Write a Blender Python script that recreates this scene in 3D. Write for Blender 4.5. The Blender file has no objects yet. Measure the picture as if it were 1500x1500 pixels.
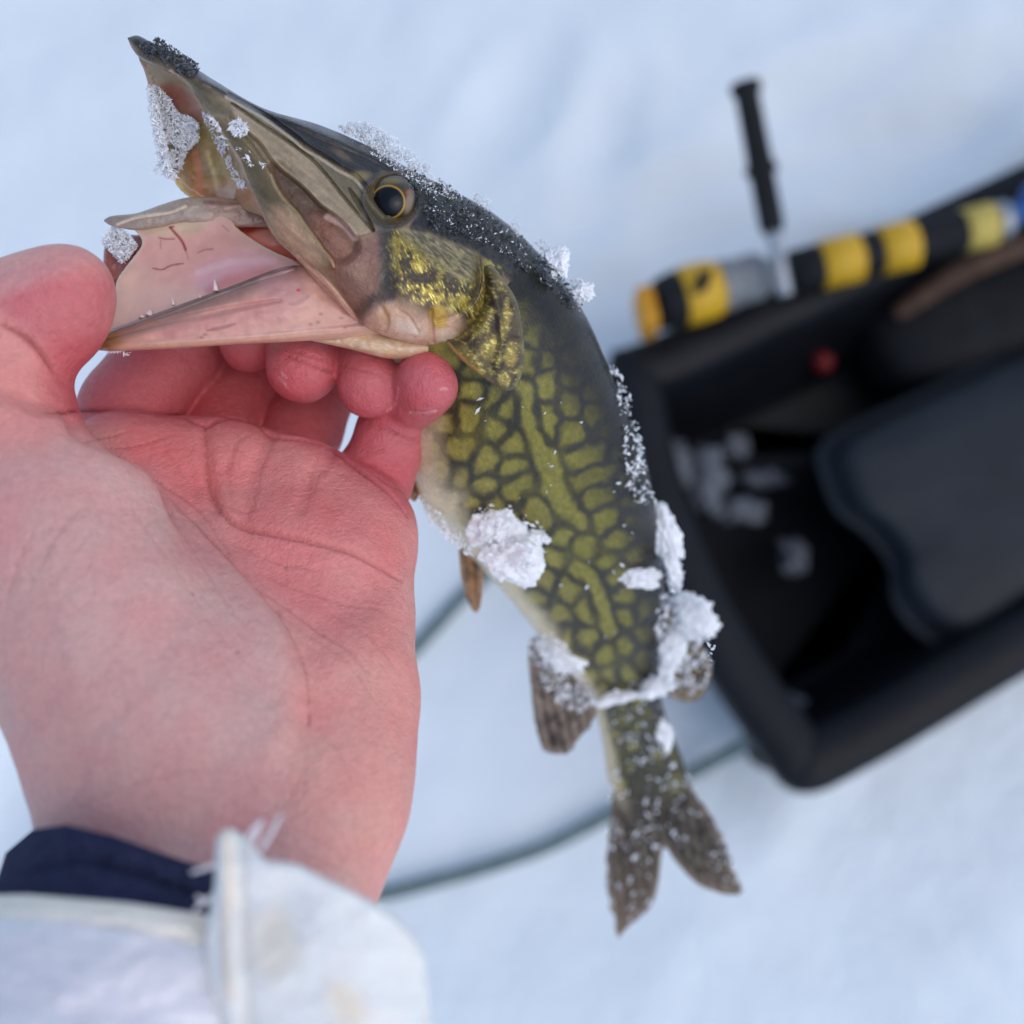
import bpy, math, random
import numpy as np
from mathutils import Vector, Matrix

# ------------------------------------------------------------------ camera, sky, sun, exposure
scene = bpy.context.scene
CAM = np.array([0.0, 0.0, 1.45])
TILT = math.radians(15.0)
cam_data = bpy.data.cameras.new('camera')
cam_data.sensor_width = 36.0
cam_data.lens = 36.0
cam_data.clip_start = 0.01
cam_data.clip_end = 500.0
cam_data.dof.use_dof = True
cam_data.dof.focus_distance = 0.226
cam_data.dof.aperture_fstop = 8.0
cam_data.dof.aperture_blades = 0
cam = bpy.data.objects.new('camera', cam_data)
cam.location = CAM
cam.rotation_euler = (TILT, 0, 0)
scene.collection.objects.link(cam)
scene.camera = cam

SUN_EL, SUN_AZ = math.radians(60), math.radians(120)     # azimuth from +Y towards +X
world = bpy.data.worlds.new('World')
scene.world = world
world.use_nodes = True
wn = world.node_tree
sky = wn.nodes.new('ShaderNodeTexSky')
sky.sky_type = 'NISHITA'
sky.sun_disc = False
sky.sun_elevation = SUN_EL
sky.sun_rotation = SUN_AZ
sky.air_density = 1.0
sky.dust_density = 1.5
sky.ozone_density = 1.0
bgn = wn.nodes['Background']
bgn.inputs['Strength'].default_value = 0.15
wn.links.new(sky.outputs[0], bgn.inputs['Color'])

sun_data = bpy.data.lights.new('sun', 'SUN')
sun_data.energy = 0.6
sun_data.angle = math.radians(75)
sun_data.color = (1.0, 0.98, 0.95)
sun = bpy.data.objects.new('sun', sun_data)
sd = Vector((math.sin(SUN_AZ)*math.cos(SUN_EL), math.cos(SUN_AZ)*math.cos(SUN_EL), math.sin(SUN_EL)))
sun.rotation_euler = (-sd).to_track_quat('-Z', 'Y').to_euler()
sun.location = (0, 0, 5)
scene.collection.objects.link(sun)

vs = scene.view_settings
vs.view_transform = 'Standard'
vs.look = 'None'
vs.exposure = 0.28
vs.gamma = 1.0
vs.use_curve_mapping = False
scene.cycles.max_bounces = 7
scene.cycles.diffuse_bounces = 4
scene.cycles.glossy_bounces = 3
scene.cycles.transmission_bounces = 5
scene.cycles.use_adaptive_sampling = True
scene.cycles.adaptive_threshold = 0.02

# ------------------------------------------------------------------ helpers
rng = np.random.default_rng(7)
R3 = np.array([[1, 0, 0],
               [0, math.cos(TILT), math.sin(TILT)],
               [0, math.sin(TILT), -math.cos(TILT)]])     # rows: right, up, forward
SC = 0.92                                                 # size of the near group

def cam2world(P):
    return CAM + P @ R3

def camxyz(px, py, d):
    px = np.asarray(px, float); py = np.asarray(py, float); d = np.asarray(d, float)*SC
    return np.stack([(px-750)/1500*d, (750-py)/1500*d, d], -1)

def near_pt(px, py, d):
    return cam2world(camxyz(px, py, d))

def ground_pt(px, py, z):
    px = np.asarray(px, float); py = np.asarray(py, float)
    v = np.stack([(px-750)/1500, (750-py)/1500, np.ones_like(px)], -1) @ R3
    t = (z-CAM[2])/v[..., 2]
    return CAM + v*t[..., None]

def lin(r, g, b):
    c = np.array([r, g, b], float)/255
    return np.where(c <= 0.04045, c/12.92, ((c+0.055)/1.055)**2.4)

ILL = np.array([0.66, 0.80, 1.0])
def alb(r, g, b, k=1.0):
    return np.clip(lin(r, g, b)/ILL*k, 0.003, 0.9)

def _hash(x, y, z, seed):
    h = (x.astype(np.int64)*374761393 + y.astype(np.int64)*668265263 + z.astype(np.int64)*2147483647 + seed*974634777) & 0xFFFFFFFF
    h = ((h ^ (h >> 13))*1274126177) & 0xFFFFFFFF
    h = ((h ^ (h >> 16))*2246822519) & 0xFFFFFFFF
    return ((h ^ (h >> 15)) & 0xFFFFFF)/float(0xFFFFFF)*2-1

def vnoise(x, y, z=None, seed=0):
    x = np.asarray(x, float); y = np.asarray(y, float)
    z = np.zeros_like(x) if z is None else np.asarray(z, float)
    xi = np.floor(x); yi = np.floor(y); zi = np.floor(z)
    fx, fy, fz = x-xi, y-yi, z-zi
    fx = fx*fx*(3-2*fx); fy = fy*fy*(3-2*fy); fz = fz*fz*(3-2*fz)
    out = 0
    for dx in (0, 1):
        wx = fx if dx else 1-fx
        for dy in (0, 1):
            wy = fy if dy else 1-fy
            for dz in (0, 1):
                wz = fz if dz else 1-fz
                out = out + wx*wy*wz*_hash(xi+dx, yi+dy, zi+dz, seed)
    return out

def fbm(x, y, z=None, oct=4, seed=0):
    a, o, s = 1.0, 0, 0
    for i in range(oct):
        f = 2.03**i
        o = o + a*vnoise(x*f, y*f, None if z is None else z*f, seed+i*17)
        s += a; a *= 0.5
    return o/s

def smooth(e0, e1, x):
    t = np.clip((x-e0)/(e1-e0), 0, 1)
    return t*t*(3-2*t)

def spline(pts, n=None, closed=False, step=None):
    """Catmull-Rom through pts (any dimension), even in arc length of the first two values."""
    P = np.asarray(pts, float)
    if closed:
        Q = np.vstack([P[-1], P, P[0], P[1]])
    else:
        Q = np.vstack([2*P[0]-P[1], P, 2*P[-1]-P[-2]])
    m = len(Q)-3
    k = 24
    u = np.linspace(0, m, m*k+1)
    i = np.minimum(u.astype(int), m-1); t = (u-i)[:, None]
    p0, p1, p2, p3 = Q[i], Q[i+1], Q[i+2], Q[i+3]
    C = 0.5*((2*p1)+(-p0+p2)*t+(2*p0-5*p1+4*p2-p3)*t*t+(-p0+3*p1-3*p2+p3)*t**3)
    L = np.concatenate([[0], np.cumsum(np.linalg.norm(np.diff(C[:, :2], axis=0), axis=1))])
    if n is None:
        n = max(8, int(L[-1]/(step or 4)))
    s = np.linspace(0, L[-1], n+1 if closed else n)
    if closed:
        s = s[:-1]
    return np.stack([np.interp(s, L, C[:, j]) for j in range(C.shape[1])], 1)

def seg_dist(px, py, pts, closed=False):
    best = np.full(px.shape, 1e9); bx = np.zeros_like(best); by = np.zeros_like(best); bt = np.zeros_like(best)
    P = np.asarray(pts, float)
    n = len(P); m = n if closed else n-1
    for i in range(m):
        a = P[i]; b = P[(i+1) % n]
        ab = b[:2]-a[:2]; l2 = ab@ab+1e-12
        t = np.clip(((px-a[0])*ab[0]+(py-a[1])*ab[1])/l2, 0, 1)
        qx = a[0]+ab[0]*t; qy = a[1]+ab[1]*t
        d = np.hypot(px-qx, py-qy)
        w = d < best
        best[w] = d[w]; bx[w] = qx[w]; by[w] = qy[w]; bt[w] = (i+t[w])/m
    return best, bx, by, bt

def inside(px, py, pts):
    P = np.asarray(pts, float); r = np.zeros(px.shape, bool); n = len(P)
    for i in range(n):
        x1, y1 = P[i][:2]; x2, y2 = P[(i+1) % n][:2]
        if y1 == y2: continue
        c = ((y1 > py) != (y2 > py)) & (px < (x2-x1)*(py-y1)/(y2-y1)+x1)
        r ^= c
    return r

class Field:
    """Values carried by surface points, shaped by strokes and outlined regions."""
    def __init__(self, px, py):
        self.px, self.py = px, py
    def _sel(self, pts, m):
        P = np.asarray(pts, float)
        return np.nonzero((self.px > P[:, 0].min()-m) & (self.px < P[:, 0].max()+m) & (self.py > P[:, 1].min()-m) & (self.py < P[:, 1].max()+m))[0]
    def stroke(self, pts, w, soft=None, smoothpts=True, taper=0.0):
        soft = w if soft is None else soft
        P = spline(pts, step=5) if (smoothpts and len(pts) > 2) else np.asarray(pts, float)
        o = np.zeros(self.px.shape)
        s = self._sel(P, w+soft+2)
        if len(s):
            d, _, _, t = seg_dist(self.px[s], self.py[s], P)
            ww = w*(1-taper*np.abs(2*t-1)**2)
            o[s] = 1-smooth(ww-soft*0.5, ww+soft*0.5, d)
        return o
    def area(self, pts, soft=6, smoothpts=True, warp=0, seed=3):
        P = spline(pts, closed=True, step=5) if smoothpts else np.asarray(pts, float)
        o = np.zeros(self.px.shape)
        s = self._sel(P, soft+2+warp)
        if len(s):
            d, _, _, _ = seg_dist(self.px[s], self.py[s], P, True)
            sd_ = np.where(inside(self.px[s], self.py[s], P), -d, d)
            if warp:
                sd_ = sd_+warp*fbm(self.px[s]/18, self.py[s]/18, oct=3, seed=seed)
            o[s] = 1-smooth(-soft, soft, sd_)
        return o
    def spot(self, x, y, rx, ry=None, soft=0.5, ang=0):
        ry = rx if ry is None else ry
        c, s = math.cos(math.radians(ang)), math.sin(math.radians(ang))
        u = ((self.px-x)*c+(self.py-y)*s)/rx; v = (-(self.px-x)*s+(self.py-y)*c)/ry
        return 1-smooth(1-soft, 1+soft, np.hypot(u, v))

def mix(col, new, m):
    m = np.asarray(m)[:, None]
    return col*(1-m)+np.asarray(new)*m

ZB = np.full((400, 400), 9.0)          # nearest surface, for resting snow grains on it (4 px bins)

def zput(px, py, d):
    i = np.clip((px/4).astype(int), 0, 399); j = np.clip((py/4).astype(int), 0, 399)
    ok = (px > 0) & (px < 1600) & (py > 0) & (py < 1600)
    np.minimum.at(ZB, (j[ok], i[ok]), d[ok])

def make_mesh(name, V, quads=None, tris=None, col=None, mat=None, parent=None, extra=None, flat=False, closed=True):
    me = bpy.data.meshes.new(name)
    V = np.ascontiguousarray(V, np.float32)
    if closed:                                   # outward normals
        vol = 0.0
        W = V.astype(float)-V.mean(0)
        for f in ([] if quads is None else [np.asarray(quads)[:, [0, 1, 2]], np.asarray(quads)[:, [0, 2, 3]]])+([] if tris is None else [np.asarray(tris)]):
            vol += np.einsum('ij,ij->', W[f[:, 0]], np.cross(W[f[:, 1]], W[f[:, 2]]))
        if vol < 0:
            quads = None if quads is None else np.asarray(quads)[:, ::-1]
            tris = None if tris is None else np.asarray(tris)[:, ::-1]
    nq = 0 if quads is None else len(quads); ntri = 0 if tris is None else len(tris)
    me.vertices.add(len(V)); me.vertices.foreach_set('co', V.ravel())
    idx = np.concatenate([np.asarray(quads, np.int32).ravel() if nq else np.zeros(0, np.int32),
                          np.asarray(tris, np.int32).ravel() if ntri else np.zeros(0, np.int32)])
    me.loops.add(len(idx)); me.loops.foreach_set('vertex_index', idx)
    st = np.concatenate([np.arange(nq)*4, nq*4+np.arange(ntri)*3]).astype(np.int32)
    me.polygons.add(nq+ntri)
    me.polygons.foreach_set('loop_start', st)
    me.polygons.foreach_set('use_smooth', np.full(nq+ntri, not flat))
    me.update(calc_edges=True)
    me.validate()
    if col is not None:
        a = me.color_attributes.new('tint', 'FLOAT_COLOR', 'POINT')
        a.data.foreach_set('color', np.concatenate([col, np.ones((len(col), 1))], 1).astype(np.float32).ravel())
    if extra:
        for k, v in extra.items():
            a = me.attributes.new(k, 'FLOAT', 'POINT')
            a.data.foreach_set('value', np.asarray(v, np.float32))
    o = bpy.data.objects.new(name, me)
    scene.collection.objects.link(o)
    if mat: me.materials.append(mat)
    if parent is not None: o.parent = parent
    return o

def ring_faces(nt, nr, caps=True):
    i = np.arange(nt-1)[:, None]*nr; j = np.arange(nr)[None, :]; k = (j+1) % nr
    q = np.stack([i+j, i+k, i+nr+k, i+nr+j], -1).reshape(-1, 4)
    return q

def tube(ctrl, nt, nn, nb, power=1.0):
    """Closed body from two outlines. ctrl rows: Ax, Ay, Bx, By, dA, dB, T (depths in m). Returns dict of ring data."""
    C = np.asarray(ctrl, float)
    mid = np.stack([(C[:, 0]+C[:, 2])/2, (C[:, 1]+C[:, 3])/2], 1)
    S = spline(np.hstack([mid, C]), n=nt)[:, 2:]
    th = np.concatenate([np.linspace(0, math.pi, nn), np.linspace(math.pi, 2*math.pi, nb+2)[1:-1]])
    c = (1-np.cos(th))/2
    c = c[None, :]
    px = S[:, 0:1]+(S[:, 2:3]-S[:, 0:1])*c
    py = S[:, 1:2]+(S[:, 3:4]-S[:, 1:2])*c
    sn = np.sign(np.sin(th))*np.abs(np.sin(th))**power
    d0 = S[:, 4:5]+(S[:, 5:6]-S[:, 4:5])*c
    off = np.maximum(S[:, 6:7], 1e-5)*sn[None, :]
    nr = len(th)
    return dict(px=px.ravel(), py=py.ravel(), d0=d0.ravel(), off=off.ravel(), nt=nt, nr=nr,
                near=np.broadcast_to(np.sin(th)[None, :] >= -1e-6, px.shape).ravel(),
                t=np.broadcast_to(np.linspace(0, 1, nt)[:, None], px.shape).ravel(),
                c=np.broadcast_to(c, px.shape).ravel(), sn=np.broadcast_to(sn[None, :], px.shape).ravel())

def tube_obj(name, tb, relief, col, mat, parent, extra=None, zb=True):
    sgn = np.where(tb['sn'] >= 0, 1, -1)
    d = tb['d0']-tb['off']-relief*sgn*np.minimum(1, np.abs(tb['sn'])*6)
    V = near_pt(tb['px'], tb['py'], d)
    nt, nr = tb['nt'], tb['nr']
    q = ring_faces(nt, nr)
    # close both ends with a fan
    c0 = V[:nr].mean(0); c1 = V[-nr:].mean(0)
    n = len(V)
    V = np.vstack([V, c0, c1])
    j = np.arange(nr); k = (j+1) % nr
    tr = np.vstack([np.stack([np.full(nr, n), k, j], 1), np.stack([np.full(nr, n+1), (nt-1)*nr+j, (nt-1)*nr+k], 1)])
    col = np.vstack([col, col[:nr].mean(0), col[-nr:].mean(0)])
    ex = {kk: np.append(v, [v[0], v[-1]]) for kk, v in (extra or {}).items()}
    if zb:
        m = tb['near']
        zput(tb['px'][m], tb['py'][m], d[m])
    # faces wound so that normals point outwards
    return make_mesh(name, V, q[:, ::-1], tr[:, ::-1], col, mat, parent, ex)

def sheet(name, outline, depth, colour, mat, parent, h=2.0, thick=0.0012, rnd=0.0, rndw=6, extra=None, zb=True, smoothpts=True, back=None):
    """A plate with a free outline: depth(px,py,edge) gives metres, colour(Field, edge) the tint."""
    P = spline(outline, closed=True, step=3) if smoothpts else np.asarray(outline, float)
    x0, y0 = P[:, 0].min()-h, P[:, 1].min()-h
    nx = int((P[:, 0].max()-x0)/h)+3; ny = int((P[:, 1].max()-y0)/h)+3
    X, Y = np.meshgrid(x0+np.arange(nx)*h, y0+np.arange(ny)*h)
    px, py = X.ravel(), Y.ravel()
    dist, bx, by, _ = seg_dist(px, py, P, True)
    ins = inside(px, py, P)
    sdv = np.where(ins, -dist, dist)
    snap = sdv > -0.4*h
    px = np.where(snap, bx, px); py = np.where(snap, by, py)
    edge = np.where(snap, 0, dist)
    i, j = np.meshgrid(np.arange(nx-1), np.arange(ny-1))
    a = (j*nx+i).ravel()
    q = np.stack([a, a+1, a+nx+1, a+nx], 1)
    keep = (sdv[q] < 0.72*h).all(1) & (sdv[q] < 0).any(1)
    q = q[keep]
    used = np.unique(q); remap = -np.ones(len(px), int); remap[used] = np.arange(len(used))
    q = remap[q]; px, py, edge = px[used], py[used], edge[used]
    rr = rnd*(1-np.sqrt(np.clip(1-(1-np.clip(edge/rndw, 0, 1))**2, 0, 1)))
    d = depth(px, py, edge)+rr
    tk = thick(px, py, edge) if callable(thick) else np.full(len(px), thick)
    V1 = near_pt(px, py, d); V2 = near_pt(px, py, d+tk*np.clip(0.25+edge/8, 0, 1))
    n = len(px)
    e = np.concatenate([q[:, [0, 1]], q[:, [1, 2]], q[:, [2, 3]], q[:, [3, 0]]])
    key = np.sort(e, 1); key = key[:, 0]*n+key[:, 1]
    u, inv, cnt = np.unique(key, return_inverse=True, return_counts=True)
    b = e[cnt[inv] == 1]
    side = np.stack([b[:, 0], b[:, 0]+n, b[:, 1]+n, b[:, 1]], 1)
    quads = np.vstack([q[:, ::-1], q+n, side[:, ::-1]])
    F = Field(px, py)
    c = colour(F, edge)
    if zb: zput(px, py, d)
    ex = None
    if extra:
        ex = {k: np.tile(v(F, edge), 2) for k, v in extra.items()}
    return make_mesh(name, np.vstack([V1, V2]), quads, None, np.vstack([c, c]), mat, parent, ex)

def empty(name, loc=(0, 0, 0)):
    o = bpy.data.objects.new(name, None)
    o.empty_display_size = 0.02
    scene.collection.objects.link(o)
    o.location = loc
    return o

def tag(o, label, cat, group=None, kind=None):
    o['label'] = label
    if cat: o['category'] = cat
    if group: o['group'] = group
    if kind: o['kind'] = kind
    return o

def keep_parent(child, par):
    child.parent = par
    child.matrix_parent_inverse = Matrix.Translation(par.location).inverted()

# ------------------------------------------------------------------ materials
def new_mat(name):
    m = bpy.data.materials.new(name)
    m.use_nodes = True
    return m, m.node_tree, m.node_tree.nodes['Principled BSDF']

def tint_mat(name, rough=0.5, spec=0.5, coat=0.0, sss=0.0, sss_rad=(1, 0.3, 0.2), sss_scale=0.003, bump=0.0, bump_scale=800, bump_detail=3,
             rough_attr=None, metal_attr=None, bump2=0.0, bump2_scale=200, trans=0.0, colour_noise=0.0, stretch=None, coat_rough=0.1):
    m, nt, p = new_mat(name)
    at = nt.nodes.new('ShaderNodeAttribute'); at.attribute_name = 'tint'
    src = at.outputs['Color']
    tc = nt.nodes.new('ShaderNodeTexCoord')
    vec = tc.outputs['Object']
    if stretch:
        mp = nt.nodes.new('ShaderNodeMapping'); mp.inputs['Scale'].default_value = stretch
        nt.links.new(vec, mp.inputs['Vector']); vec = mp.outputs['Vector']
    if colour_noise:
        n = nt.nodes.new('ShaderNodeTexNoise'); n.inputs['Scale'].default_value = bump_scale*0.5; n.inputs['Detail'].default_value = 4
        nt.links.new(vec, n.inputs['Vector'])
        mr = nt.nodes.new('ShaderNodeMapRange'); mr.inputs[1].default_value = 0.3; mr.inputs[2].default_value = 0.7
        mr.inputs[3].default_value = 1-colour_noise; mr.inputs[4].default_value = 1+colour_noise
        nt.links.new(n.outputs['Fac'], mr.inputs[0])
        mx = nt.nodes.new('ShaderNodeMix'); mx.data_type = 'RGBA'; mx.blend_type = 'MULTIPLY'; mx.inputs[0].default_value = 1.0
        nt.links.new(src, mx.inputs[6]); nt.links.new(mr.outputs[0], mx.inputs[7]); src = mx.outputs[2]
    nt.links.new(src, p.inputs['Base Color'])
    p.inputs['Roughness'].default_value = rough
    p.inputs['Specular IOR Level'].default_value = spec
    p.inputs['Coat Weight'].default_value = coat
    p.inputs['Coat Roughness'].default_value = coat_rough
    p.inputs['Subsurface Weight'].default_value = sss
    p.inputs['Subsurface Radius'].default_value = sss_rad
    p.inputs['Subsurface Scale'].default_value = sss_scale
    for attr, inp in ((rough_attr, 'Roughness'), (metal_attr, 'Metallic')):
        if attr:
            a = nt.nodes.new('ShaderNodeAttribute'); a.attribute_name = attr
            nt.links.new(a.outputs['Fac'], p.inputs[inp])
    prev = None
    for b, s, det in ((bump2, bump2_scale, 2), (bump, bump_scale, bump_detail)):
        if b:
            n = nt.nodes.new('ShaderNodeTexNoise'); n.inputs['Scale'].default_value = s; n.inputs['Detail'].default_value = det
            nt.links.new(vec, n.inputs['Vector'])
            bm = nt.nodes.new('ShaderNodeBump'); bm.inputs['Strength'].default_value = 1.0
            bm.inputs['Distance'].default_value = b
            nt.links.new(n.outputs['Fac'], bm.inputs['Height'])
            if prev: nt.links.new(prev, bm.inputs['Normal'])
            prev = bm.outputs['Normal']
    if prev: nt.links.new(prev, p.inputs['Normal'])
    if trans:
        out = nt.nodes['Material Output']
        tr = nt.nodes.new('ShaderNodeBsdfTranslucent'); nt.links.new(src, tr.inputs['Color'])
        ms = nt.nodes.new('ShaderNodeMixShader'); ms.inputs[0].default_value = trans
        nt.links.new(p.outputs[0], ms.inputs[1]); nt.links.new(tr.outputs[0], ms.inputs[2])
        nt.links.new(ms.outputs[0], out.inputs['Surface'])
    return m

def plain_mat(name, colr, rough=0.6, spec=0.4, metal=0.0, bump=0.0, bump_scale=100, noise=0.12, noise_scale=30, coat=0.0, trans=0.0):
    m, nt, p = new_mat(name)
    tc = nt.nodes.new('ShaderNodeTexCoord')
    n = nt.nodes.new('ShaderNodeTexNoise'); n.inputs['Scale'].default_value = noise_scale; n.inputs['Detail'].default_value = 5
    nt.links.new(tc.outputs['Object'], n.inputs['Vector'])
    r = nt.nodes.new('ShaderNodeValToRGB')
    r.color_ramp.elements[0].position = 0.3; r.color_ramp.elements[1].position = 0.7
    c = np.asarray(colr, float)
    r.color_ramp.elements[0].color = (*np.clip(c*(1-noise), 0, 1), 1)
    r.color_ramp.elements[1].color = (*np.clip(c*(1+noise), 0, 1), 1)
    nt.links.new(n.outputs['Fac'], r.inputs['Fac'])
    nt.links.new(r.outputs['Color'], p.inputs['Base Color'])
    p.inputs['Roughness'].default_value = rough
    p.inputs['Specular IOR Level'].default_value = spec
    p.inputs['Metallic'].default_value = metal
    p.inputs['Coat Weight'].default_value = coat
    p.inputs['Transmission Weight'].default_value = trans
    if bump:
        n2 = nt.nodes.new('ShaderNodeTexNoise'); n2.inputs['Scale'].default_value = bump_scale; n2.inputs['Detail'].default_value = 4
        nt.links.new(tc.outputs['Object'], n2.inputs['Vector'])
        b = nt.nodes.new('ShaderNodeBump'); b.inputs['Distance'].default_value = bump
        nt.links.new(n2.outputs['Fac'], b.inputs['Height']); nt.links.new(b.outputs['Normal'], p.inputs['Normal'])
    return m

M = {}
M['snow'] = plain_mat('snow_field', (0.79, 0.85, 0.87), 0.9, 0.15, noise=0.02, noise_scale=6, bump=0.004, bump_scale=60)
M['clump'] = plain_mat('snow_clump', (0.92, 0.92, 0.92), 0.6, 0.3, noise=0.06, noise_scale=300, bump=0.0008, bump_scale=700)
M['ice'] = plain_mat('ice_grain', (0.90, 0.91, 0.92), 0.35, 0.4, noise=0.05, noise_scale=400)
M['wet_ice'] = plain_mat('wet_ice_grain', (0.10, 0.11, 0.12), 0.10, 0.6, noise=0.6, noise_scale=500, trans=0.35)
M['skin'] = tint_mat('skin', 0.46, 0.36, sss=0.08, sss_rad=(1, 0.35, 0.25), sss_scale=0.0014, bump=0.00022, bump_scale=1500, bump_detail=4,
                     bump2=0.0005, bump2_scale=260, colour_noise=0.07)
def add_cells(m, scale, dist, stretch=None):
    nt = m.node_tree; p = nt.nodes['Principled BSDF']
    tc = nt.nodes.new('ShaderNodeTexCoord'); v = nt.nodes.new('ShaderNodeTexVoronoi'); v.feature = 'DISTANCE_TO_EDGE'; v.inputs['Scale'].default_value = scale
    src = tc.outputs['Object']
    n = nt.nodes.new('ShaderNodeTexNoise'); n.inputs['Scale'].default_value = scale*0.6; n.inputs['Detail'].default_value = 2
    ad = nt.nodes.new('ShaderNodeMixRGB'); ad.blend_type = 'LINEAR_LIGHT'; ad.inputs[0].default_value = 0.0006*1000/scale
    nt.links.new(src, n.inputs['Vector']); nt.links.new(src, ad.inputs[1]); nt.links.new(n.outputs['Color'], ad.inputs[2])
    nt.links.new(ad.outputs[0], v.inputs['Vector'])
    b = nt.nodes.new('ShaderNodeBump'); b.inputs['Distance'].default_value = dist
    mr = nt.nodes.new('ShaderNodeMapRange'); mr.inputs[2].default_value = 0.25
    nt.links.new(v.outputs['Distance'], mr.inputs[0]); nt.links.new(mr.outputs[0], b.inputs['Height'])
    if p.inputs['Normal'].is_linked: nt.links.new(p.inputs['Normal'].links[0].from_socket, b.inputs['Normal'])
    nt.links.new(b.outputs['Normal'], p.inputs['Normal'])
add_cells(M['skin'], 1000, 0.00006)
M['fish'] = tint_mat('wet_fish_skin', 0.34, 0.26, coat=0.14, rough_attr='rough', metal_attr='metal', bump=0.00008, bump_scale=1500, bump2=0.00008, bump2_scale=330,
                     colour_noise=0.10, sss=0.05, sss_scale=0.0015, coat_rough=0.08)
add_cells(M['fish'], 800, 0.00004)
M['mouth'] = tint_mat('wet_mouth_skin', 0.34, 0.45, coat=0.4, sss=0.22, sss_scale=0.0015, bump=0.0001, bump_scale=420, colour_noise=0.06, coat_rough=0.2)
M['fin'] = tint_mat('fin_membrane', 0.4, 0.4, bump=0.0003, bump_scale=500, trans=0.45, colour_noise=0.15)
M['cloth'] = tint_mat('cloth', 0.9, 0.15, bump=0.0002, bump_scale=1400, bump2=0.0005, bump2_scale=90, colour_noise=0.04)
M['fleece'] = tint_mat('navy_knit', 0.95, 0.1, bump=0.0008, bump_scale=1600, bump2=0.0012, bump2_scale=160, colour_noise=0.25)
M['eye'] = tint_mat('eyeball', 0.25, 0.25, coat=0.22, coat_rough=0.03)

# ------------------------------------------------------------------ snow field
def build_ground():
    def axis(lo, hi, step, far):
        core = np.arange(lo, hi+1e-6, step)
        g = step*1.5*1.35**np.arange(60)
        out = np.cumsum(g); out = out[out < far]
        return np.concatenate([(lo-out)[::-1], core, hi+out])
    xs = axis(-1.6, 1.8, 0.016, 200); ys = axis(-1.0, 2.4, 0.016, 200)
    X, Y = np.meshgrid(xs, ys)
    x, y = X.ravel(), Y.ravel()
    r = np.hypot(x, y-0.6)
    fade = np.clip(3.5/np.maximum(r, 3.5), 0, 1)
    z = 0.030*fbm(x*1.3, y*1.3, oct=4, seed=5)*fade+0.010*fbm(x*7, y*7, oct=3, seed=9)*fade
    # wind ridges and old footprints
    w = x*0.8-y*0.6+0.25*fbm(x*2, y*2, seed=2)
    z += 0.008*np.abs(fbm(w*5, (x*0.6+y*0.8)*1.1, oct=3, seed=31))*fade
    for (qx, qy, ang, L, W, dp) in ((1205, 165, 30, .17, .075, .055), (1310, 225, 20, .16, .07, .05), (745, 165, 60, .12, .06, .03), (1020, 300, 15, .16, .06, .035),
                                    (1010, 375, 20, .14, .05, .03), (1060, 1010, 70, .14, .09, .04), (25, 1130, 80, .12, .07, .05), (1440, 130, 30, .16, .07, .04),
                                    (880, 240, 75, .15, .05, .02), (700, 420, 10, .12, .06, .02), (1240, 1260, -40, .3, .03, .006), (1420, 1380, -52, .25, .02, .007), (1480, 1300, -50, .2, .015, .007), (1350, 1420, -48, .2, .02, .006)):
        g = ground_pt(qx, qy, 0.0); a = math.radians(ang)
        u = ((x-g[0])*math.cos(a)+(y-g[1])*math.sin(a))/L; v = (-(x-g[0])*math.sin(a)+(y-g[1])*math.cos(a))/W
        rr = u*u+v*v
        dp *= 0.8
        z -= dp*np.exp(-rr**1.2)
        z += dp*0.25*np.exp(-(np.sqrt(rr)-1.5)**2*4)
    ny, nx = X.shape
    i, j = np.meshgrid(np.arange(nx-1), np.arange(ny-1))
    a = (j*nx+i).ravel()
    q = np.stack([a, a+1, a+nx+1, a+nx], 1)
    o = make_mesh('snow_ground', np.stack([x, y, z], 1), q, None, None, M['snow'], closed=False)
    tag(o, 'pale blue white snow covering the frozen ground', None, kind='structure')
    return o
build_ground()

# ------------------------------------------------------------------ sled and the things in it
M['tub'] = plain_mat('black_plastic', (0.0055, 0.0065, 0.009), 0.5, 0.22, bump=0.0008, bump_scale=90, noise=0.3, noise_scale=14)
M['rubber'] = plain_mat('black_rubber', (0.008, 0.009, 0.011), 0.7, 0.25, bump=0.0005, bump_scale=300, noise=0.3)
M['yellow'] = plain_mat('yellow_plastic', (0.62, 0.36, 0.015), 0.45, 0.4, noise=0.08)
M['pale_yellow'] = plain_mat('worn_yellow', (0.55, 0.42, 0.10), 0.6, 0.3, noise=0.15)
M['orange'] = plain_mat('orange_yellow_plastic', (0.60, 0.27, 0.01), 0.5, 0.4, noise=0.08)
M['steel'] = plain_mat('brushed_steel', (0.34, 0.36, 0.39), 0.4, 0.5, metal=0.8, noise=0.1)
M['grey'] = plain_mat('grey_plastic', (0.22, 0.23, 0.24), 0.5, 0.4, noise=0.15)
M['blue'] = plain_mat('blue_plastic', (0.015, 0.10, 0.34), 0.45, 0.4, noise=0.2)
M['brown'] = plain_mat('brown_wood', (0.085, 0.045, 0.028), 0.6, 0.3, noise=0.35, noise_scale=40)
M['red'] = plain_mat('red_plastic', (0.15, 0.004, 0.006), 0.5, 0.4)
M['case'] = plain_mat('charcoal_plastic', (0.017, 0.021, 0.026), 0.45, 0.22, noise=0.2, noise_scale=12, bump=0.001, bump_scale=60)
M['shaded_snow'] = plain_mat('snow_in_shade', (0.13, 0.14, 0.16), 0.5, 0.3, noise=0.3, noise_scale=120, bump=0.002, bump_scale=200)  # snow lumps in the sled; the shade down there is put into their colour
M['rope'] = plain_mat('grey_green_rope', (0.14, 0.19, 0.19), 0.8, 0.2, noise=0.25, noise_scale=120, bump=0.001, bump_scale=250)

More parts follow.
